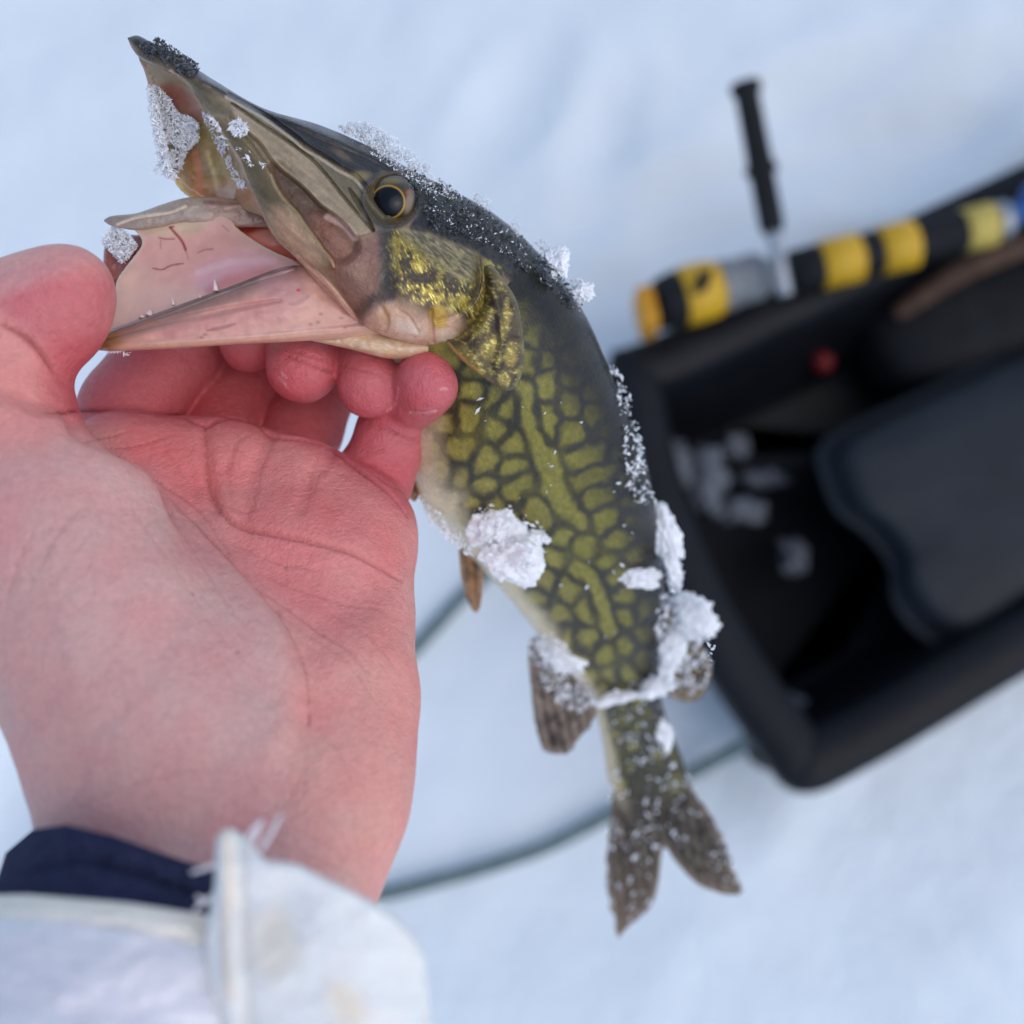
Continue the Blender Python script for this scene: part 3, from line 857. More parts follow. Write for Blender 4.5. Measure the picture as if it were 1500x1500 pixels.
# golden cheek
fl = golden_flecks(F, 62, 6.5, 1.9, 9); bl = fbm(F.px/17, F.py/17, oct=3, seed=19)
gm = F.area([(574, 340), (605, 345), (650, 365), (700, 380), (740, 400), (740, 480), (690, 480), (665, 456), (625, 452), (590, 432), (574, 405)], 12, warp=12)
gold = np.clip(0.42+1.5*bl+0.75*fl, 0, 1)
gcol = mix(np.tile(alb(58, 54, 46), (n, 1)), alb(150, 142, 72), gold)
gcol = mix(gcol, alb(216, 206, 120), smooth(.28, .55, fl)*smooth(.3, .8, gold)*0.8)
col = mix(col, gcol, gm)
sil = F.area([(590, 338), (640, 345), (690, 365), (705, 392), (690, 415), (660, 405), (625, 380)], 10)
col = mix(col, mix(np.tile(alb(78, 78, 72), (n, 1)), alb(142, 140, 112), np.clip(0.4+1.2*golden_flecks(F, 40, 9, 2.2, 29), 0, 1)), sil*0.85)
col = mix(col, alb(78, 74, 56), F.area([(692, 372), (704, 380), (704, 435), (684, 455), (690, 430)], 6)*0.6)
# pale jaw hinge
col = mix(col, alb(184, 162, 150), F.area([(535, 465), (560, 445), (605, 452), (628, 468), (664, 462), (672, 484), (650, 502), (600, 508), (545, 490)], 12, warp=6)*0.85)
col = mix(col, alb(220, 208, 206), F.spot(598, 482, 20, 11, .8, 25)*0.55)
col = mix(col, alb(214, 196, 184), F.spot(655, 492, 16, 9, .6)*0.8)
col = mix(col, alb(168, 148, 70), F.area([(630, 452), (650, 450), (655, 475), (640, 482), (632, 470)], 5)*0.9)
col = mix(col, alb(150, 122, 70), F.spot(566, 462, 6, 13, .6)*0.5)
col = mix(col, alb(172, 140, 128), F.area([(434, 376), (450, 388), (490, 420), (522, 470), (500, 470), (455, 410), (438, 395)], 5)*0.8)
col = mix(col, alb(200, 178, 160), F.stroke([(436, 378), (460, 398), (486, 424), (505, 448), (522, 470)], 2.5, 3)*0.7)
col = mix(col, alb(106, 78, 84), F.spot(540, 366, 14, 22, .7, 20)*0.5)
col = mix(col, alb(52, 52, 54), np.exp(-((eye_d-1.06)/0.10)**2)*0.9)
col = mix(col, alb(60, 58, 46), (eye_d < 1.0)*0.8)
col = col*(1+0.10*fbm(F.px/6, F.py/6, oct=3, seed=40)[:, None])
# dark mottling on the nape
nape = F.area([(600, 250), (640, 262), (700, 300), (780, 370), (840, 440), (770, 440), (735, 395), (690, 365), (640, 345), (612, 320)], 8)
col = mix(col, alb(40, 43, 47)*(1+0.5*fbm(F.px/6, F.py/6, seed=77)[:, None]), nape*0.8)
col = np.clip(col, 0.004, 0.9)
rel += nape*0.0005*fbm(F.px/5, F.py/5, oct=3, seed=78)
metal = np.clip(gm*gold*0.35+sil*0.15, 0, 0.5)
rough = np.clip(0.25+0.12*fbm(F.px/12, F.py/12, seed=15)+0.08*nape, .12, .7)
body_parts.append(tube_obj('head', hb, rel, col, M['fish'], None, dict(rough=rough, metal=metal)))

# ---- gill cover
def gill_depth(px, py, e):
    u = (px-690)/80; v = (py-470)/100
    return .2478+.0022*np.clip(u, -1, 2)**2*np.sign(u)+.0016*v**2+.0010*v+0.0060*np.maximum(0, -u)
def gill_relief(F):
    return 0.0003*fbm(F.px/14, F.py/14, oct=3, seed=55)+0.0006*F.stroke([(712, 400), (730, 450), (735, 500), (728, 545)], 5, 8)
def gill_col(F, e):
    n = len(F.px)
    bl = fbm(F.px/17, F.py/17, oct=2, seed=91); fl = golden_flecks(F, 25, 5.5, 1.9, 92)
    g = np.clip(0.10+0.9*bl+0.5*fl, 0, 1)
    for (x, y, a, b, an) in ((690, 525, 24, 15, 35), (717, 508, 13, 20, 15), (676, 487, 20, 8, -20), (712, 545, 12, 8, 20), (738, 556, 9, 11, 0), (740, 470, 6, 26, 5), (748, 520, 9, 16, 0)):
        s_ = F.spot(x, y, a, b, .45, an); g = np.maximum(g, s_*(0.72+0.4*fl))
    g *= 1-0.75*F.stroke([(700, 495), (690, 505), (706, 528), (716, 548), (726, 560)], 4, 6)
    g *= 1-0.6*F.stroke([(725, 400), (732, 450), (728, 480), (705, 500)], 6, 9)
    c = mix(np.tile(alb(56, 53, 44), (n, 1)), alb(142, 136, 76), np.clip(g, 0, 1))
    c = mix(c, alb(214, 206, 130), smooth(.28, .55, fl)*np.clip(g, 0, 1)*0.7)
    c = mix(c, alb(120, 120, 104), F.stroke([(716, 380), (735, 402), (756, 434)], 5, 6)*0.7)
    c = mix(c, alb(96, 98, 82), (1-smooth(2, 9, e))*0.7)
    c = mix(c, alb(166, 156, 96), F.stroke([(655, 503), (680, 528), (705, 548)], 3, 4)*0.7)
    return np.clip(c, 0.004, 0.9)
gill = sheet('gill_cover', [(703, 404), (710, 390), (722, 390), (740, 412), (757, 440), (765, 475), (768, 510), (766, 542), (757, 566), (742, 573), (724, 564), (700, 547), (672, 524), (655, 503), (664, 490), (690, 470), (704, 440), (703, 405)],
             lambda px, py, e: gill_depth(px, py, e)-gill_relief(Field(px, py))+.0045*(1-smooth(0, 20, seg_dist(px, py, [(690, 378), (703, 405), (704, 440), (690, 470), (664, 490)])[0])), gill_col, M['fish'], None, 1.6, 0.002, 0.0012, 7,
             dict(rough=lambda F, e: 0.32+0.1*fbm(F.px/9, F.py/9, seed=1), metal=lambda F, e: np.clip(0.2+0.4*fbm(F.px/12, F.py/12, seed=91), 0, .4)))
finish(gill)

# ---- lower jaw
LJ = [
    (128, 510, 134, 500, .2430, .2430, .0008),
    (160, 514, 170, 480, .2425, .2435, .0028),
    (250, 511, 250, 451, .2430, .2440, .0042),
    (340, 505, 330, 422, .2450, .2455, .0045),
    (420, 501, 428, 389, .2475, .2475, .0045),
    (490, 497, 500, 405, .2515, .2520, .0042),
    (560, 494, 560, 440, .2560, .2565, .0045),
    (612, 502, 610, 450, .2590, .2600, .0045),
    (655, 498, 650, 458, .2630, .2630, .003)]
lb = tube(LJ, 360, 130, 40, 0.8)
F = Field(lb['px'], lb['py']); n = len(F.px)
ridge = [(135, 502), (160, 485), (200, 470), (260, 449), (320, 426), (380, 404), (428, 390)]
rel = 0.0008*F.stroke(ridge, 5, 6)-0.0009*F.stroke([(150, 499), (210, 482), (280, 465), (350, 450), (410, 440)], 5, 9, taper=.95)+0.0006*F.stroke([(160, 509), (300, 502), (450, 489), (540, 480)], 6, 8)
rel += 0.0002*fbm(F.px/26, F.py/14, oct=2, seed=13)+0.00005*fbm(F.px/5, F.py/5, seed=14)
col = np.tile(alb(178, 146, 142), (n, 1))
col = mix(col, alb(170, 126, 128), F.area([(230, 480), (330, 450), (430, 420), (430, 470), (330, 490), (240, 500)], 14, warp=8)*0.8)
col = mix(col, alb(182, 160, 148), F.stroke([(180, 512), (300, 505), (420, 498), (540, 490)], 7, 9)*0.7)
col = mix(col, alb(112, 94, 92), F.stroke([(r[0], r[1]+8) for r in ridge], 12, 16)*0.75)
col = mix(col, alb(84, 74, 76), F.stroke(ridge, 8, 9)*0.9)
col = mix(col, alb(126, 100, 98), F.stroke([(170, 488), (260, 462), (350, 432)], 8, 12)*0.45)
col = mix(col, alb(126, 96, 44), F.spot(150, 503, 26, 14, .6, -12)*0.85)
col = mix(col, alb(128, 78, 88), F.stroke([(304, 484), (325, 480), (345, 474)], 3, 4, taper=.6)*0.8)
col = mix(col, alb(116, 80, 96), F.stroke([(425, 446), (440, 442), (452, 434)], 4, 5, taper=.6)*0.8)
col = mix(col, alb(150, 118, 128), F.area([(380, 408), (430, 392), (450, 420), (440, 440), (400, 440)], 10, warp=6)*0.6)
col = mix(col, alb(170, 28, 30), F.spot(437, 425, 3.0, 2.2, .6)*0.9)
col = mix(col, alb(172, 134, 128), F.area([(440, 440), (520, 450), (540, 480), (450, 480)], 12)*0.6)
for (sx, sy) in ((455, 475), (470, 460), (500, 466), (466, 472), (505, 480), (295, 494), (300, 490)):
    col = mix(col, alb(110, 88, 80), F.spot(sx, sy, 3, 2, .8)*0.6)
col = col*(1+0.10*fbm(F.px/8, F.py/8, oct=3, seed=41)[:, None])
jaw = finish(tube_obj('lower_jaw', lb, rel, np.clip(col, .004, .9), M['mouth'], None))
# throat skin under the jaw
MB_ = [(455, 499, 465, 490, .2535, .2535, .001), (510, 511, 520, 480, .2550, .2560, .004), (575, 526, 575, 485, .2575, .2590, .006), (630, 521, 630, 490, .2600, .2620, .005), (672, 512, 668, 492, .2630, .264, .001)]
mb = tube(MB_, 120, 60, 20)
F = Field(mb['px'], mb['py'])
col = np.tile(alb(182, 166, 146), (len(F.px), 1))
col = mix(col, alb(170, 132, 112), smooth(600, 650, F.px)*0.7)
col = mix(col, alb(196, 176, 96), np.clip(fbm(F.px/6, F.py/6, seed=3)*1.6-0.1, 0, 1)*smooth(640, 560, F.px)*0.5)
col = mix(col, alb(222, 212, 204), np.clip(fbm(F.px/9, F.py/5, seed=6)*1.6, 0, 1)*0.6)
finish(tube_obj('throat_skin', mb, 0.0003*fbm(F.px/8, F.py/8, seed=2), np.clip(col, .004, .9), M['mouth'], None))

# ---- floor of the mouth, stretched from the jaw up to the tongue
def floor_depth(px, py, e):
    jy = np.interp(px, [150, 200, 260, 320, 380, 430], [490, 470, 450, 426, 404, 390])
    k = np.clip((jy-py)/120, 0, 1.4)
    return .2455+.0085*k+(px-300)/130*.0016+0.0020*np.sin(np.clip(k, 0, 1)*math.pi)-0.0005*fbm(px/40, py/30, oct=3, seed=12)
def floor_col(F, e):
    n = len(F.px)
    c = np.tile(alb(190, 164, 162), (n, 1))
    c = mix(c, alb(184, 146, 148), F.area([(205, 352), (330, 335), (360, 380), (300, 420), (220, 400)], 18, warp=8)*0.7)
    c = mix(c, alb(206, 180, 168), F.area([(175, 405), (200, 400), (195, 460), (160, 485), (160, 440)], 10)*0.7)
    c = mix(c, alb(184, 150, 172), F.area([(290, 395), (360, 370), (425, 385), (380, 400), (300, 425)], 12, warp=6)*0.8)
    c = mix(c, alb(200, 180, 196), F.stroke([(290, 400), (340, 384), (400, 382)], 5, 8)*0.5)
    c = mix(c, alb(168, 100, 112), F.area([(300, 425), (340, 400), (400, 392), (380, 406), (320, 428)], 8)*0.6)
    c = mix(c, alb(176, 168, 152), F.area([(200, 332), (270, 320), (300, 326), (280, 345), (220, 346)], 9)*0.8)
    c = mix(c, alb(226, 205, 196), (1-smooth(1, 5, e))*0.6)
    for pts, w, s_ in (([(249, 333), (258, 343), (267, 354), (272, 366)], 1.9, .9), ([(249, 333), (254, 332)], 1.6, .8), ([(233, 348), (242, 350), (255, 350)], 1.1, .7), ([(224, 393), (238, 395), (250, 389), (268, 386)], 1.2, .75),
                    ([(290, 370), (300, 366), (312, 365)], 1.2, .5), ([(325, 330), (335, 338)], 1.2, .4), ([(236, 350), (235, 364)], .9, .4), ([(272, 366), (276, 380)], .9, .4)):
        c = mix(c, alb(128, 24, 30), F.stroke(pts, w, 1.6)*s_)
    return np.clip(c*(1+0.05*fbm(F.px/10, F.py/10, seed=8)[:, None]), .004, .9)
floor_ol = [(186, 328), (200, 340), (208, 357), (195, 377), (176, 402), (170, 416), (168, 440), (161, 470), (152, 492), (200, 485), (260, 462), (330, 440), (400, 415), (440, 395), (434, 383), (400, 368), (370, 350), (348, 334), (336, 320), (300, 310), (240, 316)]
floorm = finish(sheet('mouth_floor', floor_ol, floor_depth, floor_col, M['mouth'], None, 1.7, 0.0012, 0.0006, 4))
# ---- tongue
TG = [(152, 324, 153, 321, .2535, .2535, .0004), (164, 331, 165, 316, .2535, .2535, .0012), (197, 337, 200, 312, .2538, .2538, .0018), (235, 333, 235, 300, .2542, .2542, .0022), (265, 327, 265, 291, .2546, .2546, .0024),
      (300, 330, 295, 288, .2555, .2555, .0024), (345, 333, 345, 292, .2570, .2570, .0022), (395, 334, 395, 305, .2590, .2590, .0016), (425, 345, 425, 325, .261, .261, .001)]
gb = tube(TG, 200, 70, 24, 0.7)
F = Field(gb['px'], gb['py'])
col = np.tile(alb(142, 140, 138), (len(F.px), 1))
col = mix(col, alb(120, 120, 124), F.spot(172, 323, 26, 10, .6)*0.8)
col = mix(col, alb(150, 128, 124), smooth(280, 330, F.px)*0.8)
col = mix(col, alb(190, 184, 178), F.stroke([(172, 329), (190, 322), (210, 317), (250, 311), (272, 302)], 2.2, 3)*0.8)
col = mix(col, alb(96, 70, 72), F.stroke([(300, 296), (340, 299), (385, 307)], 3, 4)*0.6)
col = mix(col, alb(186, 168, 164), F.stroke([(330, 306), (350, 302), (380, 308)], 2, 3)*0.6)
col = col*(1+0.14*fbm(F.px/4, F.py/4, oct=2, seed=18)[:, None])
finish(tube_obj('tongue', gb, 0.0004*F.stroke([(172, 329), (190, 322), (210, 317), (250, 311), (272, 302)], 3, 4)+0.0002*fbm(F.px/6, F.py/6, seed=5), np.clip(col, .004, .9), M['mouth'], None))
# ---- throat lining
def throat_col(F, e):
    c = np.tile(alb(226, 150, 140), (len(F.px), 1))
    c = mix(c, alb(140, 30, 34), F.stroke([(335, 322), (352, 338), (380, 330), (420, 320)], 7, 9)*0.85)
    c = mix(c, alb(196, 84, 78), F.stroke([(358, 345), (385, 365), (430, 384)], 6, 8)*0.7)
    return np.clip(c, .004, .9)
finish(sheet('throat_lining', [(330, 315), (380, 300), (470, 320), (520, 400), (500, 450), (440, 430), (380, 385), (340, 350)],
      lambda px, py, e: .2615-.0040*np.exp(-((px-400)/35)**2-((py-355)/22)**2)+(px-400)/100*.002, throat_col, M['mouth'], None, 2.5, 0.002, .001, 8))
# ---- far half of the lower jaw
FJ = [(138, 500, 142, 488, .250, .250, .001), (160, 450, 150, 405, .258, .258, .003), (200, 420, 158, 352, .2605, .2605, .003), (260, 400, 205, 344, .263, .263, .003), (340, 400, 320, 352, .265, .265, .003), (440, 410, 430, 370, .268, .268, .002)]
fb = tube(FJ, 120, 50, 20)
F = Field(fb['px'], fb['py'])
col = np.tile(alb(134, 82, 76), (len(F.px), 1))*(1+0.35*fbm(F.px/6, F.py/6, seed=9)[:, None])
finish(tube_obj('far_jaw', fb, 0.0006*fbm(F.px/8, F.py/8, seed=9), np.clip(col, .004, .9), M['mouth'], None))
# ---- roof of the mouth with the far upper lip
def palate_depth(px, py, e):
    s_ = np.clip((py-80)/220, 0, 1)
    nx_ = np.interp(py, [80, 100, 124, 146, 167, 188, 211, 233, 266, 290, 312, 342], [205, 245, 275, 289, 305, 319, 335, 349, 362, 373, 382, 398])
    fx = np.interp(py, [80, 106, 132, 160, 200, 240, 258, 276, 290], [200, 211, 219, 227, 236, 246, 252, 262, 285])
    k = np.clip((nx_-px)/np.maximum(nx_-fx, 8), 0, 1)          # 0 at near lip, 1 at far lip
    return .2396+.004*s_+(.004+.014*s_)*k+(.003+.006*s_)*np.sin(k*math.pi)**0.8
def palate_col(F, e):
    n = len(F.px)
    c = np.tile(alb(138, 126, 98), (n, 1))
    c = mix(c, alb(150, 142, 130), F.area([(200, 80), (250, 92), (285, 135), (300, 165), (270, 130), (240, 122), (225, 150), (212, 110)], 6, warp=3))
    c = mix(c, alb(150, 108, 100), F.area([(236, 128), (248, 122), (270, 132), (290, 155), (302, 178), (285, 180), (262, 160), (244, 146)], 4, warp=3)*0.9)
    c = mix(c, alb(150, 88, 76), F.area([(240, 126), (262, 128), (280, 150), (270, 152), (250, 142)], 4)*0.4)
    c = mix(c, alb(138, 128, 78), F.area([(290, 180), (318, 190), (340, 235), (348, 285), (318, 285), (305, 240)], 6, warp=4)*0.9)
    c = mix(c, alb(132, 104, 66), F.area([(262, 205), (285, 210), (300, 250), (300, 285), (285, 280), (270, 240)], 7, warp=4)*0.8)
    c = mix(c, alb(162, 134, 108), F.area([(285, 265), (350, 270), (385, 300), (300, 300)], 9, warp=3)*0.8)
    c = mix(c, alb(178, 128, 108), F.stroke([(285, 225), (292, 255), (290, 290)], 5, 7)*0.7)
    c = mix(c, alb(186, 186, 152), F.area([(246, 255), (258, 258), (275, 280), (290, 292), (268, 290), (250, 268)], 5)*0.9)
    c = mix(c, alb(108, 96, 44), F.stroke([(296, 183), (308, 205)], 4, 5)*0.5)
    c = mix(c, alb(196, 188, 140), F.stroke([(303, 222), (312, 250), (318, 276)], 3, 5)*0.5)
    c = mix(c, alb(70, 46, 40), F.spot(327, 219, 6, 8, .5)*0.8)
    return np.clip(c*(1+0.12*fbm(F.px/7, F.py/7, oct=3, seed=21)[:, None]), .004, .9)
palate_ol = [(203, 80), (212, 106), (219, 132), (227, 160), (236, 200), (246, 240), (252, 258), (262, 276), (275, 287), (290, 293), (330, 300), (385, 318), (410, 345), (420, 330), (380, 260), (340, 190), (305, 145), (270, 110), (230, 88)]
palate = finish(sheet('mouth_roof', palate_ol, lambda px, py, e: palate_depth(px, py, e)-0.0006*fbm(px/14, py/14, oct=3, seed=71), palate_col, M['mouth'], None, 1.6, 0.002, .0008, 4))

# ---- teeth along the near lower jaw
def cone_geo(x, y, d, dx, dy, r):
    A = near_pt(x, y, d); B = near_pt(x+dx, y+dy, d+.0004)
    return lathe(A, B, [(0, r), (0.5, r*0.7), (0.9, r*0.25), (1.0, r*0.05)], 8)
M['tooth'] = plain_mat('tooth', (0.78, 0.60, 0.56), 0.3, 0.5, noise=0.1)
for (x, y, dx, dy, r) in ((218, 463, 4, -10, .0010), (208, 466, 1, -5, .0007), (254, 447, -2, -12, .0004), (316, 426, -2, -17, .0006), (293, 436, -1, -5, .0003)):
    o = part('tooth', cone_geo(x, y, .2425, dx, dy, r), M['tooth'], None)
    o.parent = jaw; o.matrix_parent_inverse = Matrix.Identity(4)

# ---- eye
def build_eye():
    cpx, cpy, dd = 572, 293, .2441
    th = np.linspace(0, math.pi*0.5, 40); ph = np.linspace(0, 2*math.pi, 96, endpoint=False)
    T, Ph = np.meshgrid(th, ph, indexing='ij')
    r = np.sin(T)
    px = cpx+39*r*np.cos(Ph); py = cpy+38*r*np.sin(Ph)
    d = dd+.0072*(1-np.cos(T)**0.9)
    px, py, d = px.ravel(), py.ravel(), d.ravel()
    pr = np.hypot(px-568.5, (py-296))
    F = Field(px, py); n = len(px)
    c = np.tile(alb(52, 50, 42), (n, 1))*(1+0.3*fbm(px/6, py/6, seed=3)[:, None])
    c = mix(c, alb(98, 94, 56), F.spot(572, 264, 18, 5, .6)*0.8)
    c = mix(c, alb(36, 36, 36), smooth(.80, .98, np.hypot((px-cpx)/39, (py-cpy)/38))*0.9)
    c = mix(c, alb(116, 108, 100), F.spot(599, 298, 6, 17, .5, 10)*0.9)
    c = mix(c, alb(176, 84, 54), F.spot(598, 281, 4, 2.4, .8, -30)*0.45)
    c = mix(c, alb(66, 64, 56), F.spot(552, 268, 12, 8, .6)*0.5)
    c = mix(c, alb(160, 130, 52), np.exp(-((pr-24.0)/1.3)**2))
    c = mix(c, np.array([.004, .005, .007]), 1-smooth(22.0, 23.2, pr))
    V = near_pt(px, py, d)
    q = ring_faces(40, 96)
    back = near_pt(cpx, cpy, dd+.009)
    V = np.vstack([V, back]); j = np.arange(96); k = (j+1) % 96
    tr = np.stack([np.full(96, len(V)-1), 39*96+j, 39*96+k], 1)
    zput(px, py, d)
    return make_mesh('eye', V, q, tr, np.vstack([c, c[-1:]]), M['eye'])
finish(build_eye())

# ---- fins
def fin_col(seed, base, a0, o0):
    def f(F, e):
        a = fbm(F.px/14, F.py/14, oct=3, seed=seed); n = len(F.px)
        c = mix(np.tile(base, (n, 1)), alb(52, 46, 44), np.clip(0.3+0.8*a, 0, 1))
        v = -(F.px-o0[0])*math.sin(a0)+(F.py-o0[1])*math.cos(a0)
        c = c*(1+0.40*np.sin(v/2.4+1.5*a))[:, None]
        if seed == 101:
            c = mix(c, alb(44, 40, 38), (1-smooth(1130, 1230, F.py))*0.7); c = mix(c, alb(136, 126, 118), smooth(1230, 1340, F.py)*0.45)
        c = mix(c, alb(168, 164, 160), (1-smooth(2, 14, e))*0.3)
        c = mix(c, alb(206, 208, 212), np.clip(fbm(F.px/6, F.py/6, oct=2, seed=seed+4)*2.2-0.55, 0, 1)*0.3)
        return np.clip(c, .004, .9)
    return f
def fin(name, ol, d0, base, seed, rx, ry, slope=(0, 0), lab=None):
    a = math.atan2(ry, rx)
    Q = spline(ol, closed=True, step=5); rq = np.random.default_rng(seed)
    cq = Q.mean(0); ol = list(map(tuple, cq+(Q-cq)*(1+0.014*rq.normal(size=(len(Q), 1))*(np.linalg.norm(Q-np.array(ol[0]), axis=1)[:, None] > 45))))
    def dep(px, py, e):
        v = -(px-ol[0][0])*math.sin(a)+(py-ol[0][1])*math.cos(a)
        return d0+(px-ol[0][0])*slope[0]+(py-ol[0][1])*slope[1]-0.0004*np.sin(v/2.4)-0.0012*fbm(px/30, py/30, seed=seed)
    o = finish(sheet(name, ol, dep, fin_col(seed, base, a, ol[0]), M['fin'], None, 2.2, 0.0007))
    if lab: o['label'] = lab
    return o
tail_b = alb(88, 86, 83)
fin('tail_fin', [(899, 1120), (896, 1165), (892, 1217), (888, 1283), (894, 1322), (905, 1368), (916, 1362), (954, 1327), (965, 1290), (972, 1242), (991, 1264), (1020, 1294), (1053, 1308), (1083, 1311), (1086, 1303), (1075, 1272), (1062, 1235), (1044, 1198), (1017, 1160), (990, 1112), (945, 1105)],
    .415, tail_b, 101, 0.15, 1, (0, .00009), 'forked brown grey tail fin dusted with snow')
fin('anal_fin', [(775, 945), (800, 935), (842, 985), (872, 1032), (866, 1062), (846, 1084), (834, 1103), (800, 1101), (786, 1070), (778, 1010)], .362, alb(126, 120, 118), 111, .2, 1, (0, .0001))
fin('dorsal_fin', [(962, 890), (1000, 905), (1032, 950), (1042, 990), (1022, 1026), (985, 1022), (958, 992)], .362, alb(112, 102, 86), 121, .5, 1, (.0001, .0001))
fin('pelvic_fin', [(672, 775), (690, 780), (704, 800), (708, 850), (702, 892), (690, 890), (678, 858), (673, 820)], .312, alb(150, 118, 80), 131, .1, 1, (0, .0002))
fin('pectoral_fin', [(600, 690), (614, 686), (618, 712), (608, 735), (598, 722)], .29, alb(150, 112, 70), 141, .1, 1)
# join skull and trunk into one body mesh
def join(objs, name):
    b = objs[0]
    with bpy.context.temp_override(active_object=b, selected_editable_objects=objs, selected_objects=objs):
        bpy.ops.object.join()
    b.name = name
    return b
finish(join(body_parts, 'body'))

# ------------------------------------------------------------------ the hand
VOX = 0.00062
class Solid:
    def __init__(self, lo, hi):
        self.lo = np.asarray(lo, float)
        self.n = np.ceil((np.asarray(hi)-self.lo)/VOX).astype(int)
        self.f = np.full(self.n, 0.02, np.float32)
        self.b0 = self.n.copy(); self.b1 = self.n*0
    def _blk(self, lo, hi):
        a = np.clip(((lo-self.lo)/VOX).astype(int), 0, self.n); b = np.clip(((hi-self.lo)/VOX).astype(int)+2, 0, self.n)
        sl = tuple(slice(a[i], b[i]) for i in range(3))
        g = [self.lo[i]+np.arange(a[i], b[i])*VOX for i in range(3)]
        X, Y, Z = np.meshgrid(*[v.astype(np.float32) for v in g], indexing='ij')
        return sl, X, Y, Z
    def cone(self, p, q, k=0.004, sub=False):
        """round cone between p=(px,py,d,rpx) and q, blended with radius k"""
        a = camxyz(p[0], p[1], p[2]); b = camxyz(q[0], q[1], q[2])
        ra = p[3]*p[2]*SC/1500; rb = q[3]*q[2]*SC/1500
        m = max(ra, rb)+0.016
        sl, X, Y, Z = self._blk(np.minimum(a, b)-m, np.maximum(a, b)+m)
        if X.size == 0: return
        self.b0 = np.minimum(self.b0, [v.start for v in sl]); self.b1 = np.maximum(self.b1, [v.stop for v in sl])
        ab = b-a; l2 = ab@ab+1e-12
        t = np.clip(((X-a[0])*ab[0]+(Y-a[1])*ab[1]+(Z-a[2])*ab[2])/l2, 0, 1)
        d = np.sqrt((X-a[0]-ab[0]*t)**2+(Y-a[1]-ab[1]*t)**2+(Z-a[2]-ab[2]*t)**2)-(ra+(rb-ra)*t)
        o = self.f[sl]
        if sub:
            h = np.clip(0.5-0.5*(o+d)/k, 0, 1)
            self.f[sl] = o*(1-h)-d*h+k*h*(1-h)
        else:
            h = np.clip(0.5+0.5*(o-d)/k, 0, 1)
            self.f[sl] = o*(1-h)+d*h-k*h*(1-h)
    def chain(self, pts, k=0.004):
        for p, q in zip(pts[:-1], pts[1:]): self.cone(p, q, k)
    def merge(self, other, k):
        sl = tuple(slice(a, b) for a, b in zip(other.b0, other.b1))
        A = self.f[sl]; B = other.f[sl]
        h = np.clip(0.5+0.5*(A-B)/k, 0, 1)
        self.f[sl] = A*(1-h)+B*h-k*h*(1-h)
    def mesh(self):
        f = self.f; n = self.n
        s = f < 0
        nc = n-1
        cnt = np.zeros(nc, np.int8); 
        for dx in (0, 1):
            for dy in (0, 1):
                for dz in (0, 1):
                    cnt += s[dx:n[0]-1+dx, dy:n[1]-1+dy, dz:n[2]-1+dz]
        act = np.argwhere((cnt > 0) & (cnt < 8))
        cid = -np.ones(nc, np.int32); cid[tuple(act.T)] = np.arange(len(act))
        acc = np.zeros((len(act), 3)); wsum = np.zeros(len(act))
        corners = [np.array(c) for c in ((0,0,0),(1,0,0),(0,1,0),(0,0,1),(1,1,0),(1,0,1),(0,1,1),(1,1,1))]
        for ax in range(3):
            e = np.eye(3, dtype=int)[ax]
            for c in corners:
                if c[ax]: continue
                i0 = act+c; i1 = i0+e
                v0 = f[tuple(i0.T)]; v1 = f[tuple(i1.T)]
                m = (v0 < 0) != (v1 < 0)
                t = np.where(m, v0/(v0-v1+1e-12), 0)
                acc[m] += c+t[m][:, None]*e; wsum[m] += 1
        V = self.lo+(act+acc/wsum[:, None])*VOX
        Q = []
        for ax in range(3):
            e = np.eye(3, dtype=int)[ax]; b, c = (ax+1) % 3, (ax+2) % 3
            lo = [slice(None)]*3; hi = [slice(None)]*3
            lo[ax] = slice(0, n[ax]-1); hi[ax] = slice(1, n[ax])
            m = s[tuple(lo)] != s[tuple(hi)]
            I = np.argwhere(m)
            I = I[(I[:, b] > 0) & (I[:, c] > 0) & (I[:, b] < n[b]-1) & (I[:, c] < n[c]-1)]
            eb = np.eye(3, dtype=int)[b]; ec = np.eye(3, dtype=int)[c]
            q = np.stack([cid[tuple((I-eb-ec).T)], cid[tuple((I-ec).T)], cid[tuple(I.T)], cid[tuple((I-eb).T)]], 1)
            flip = s[tuple(I.T)]
            q[~flip] = q[~flip][:, ::-1]
            Q.append(q)
        Q = np.vstack(Q)
        return V, Q[(Q >= 0).all(1)]

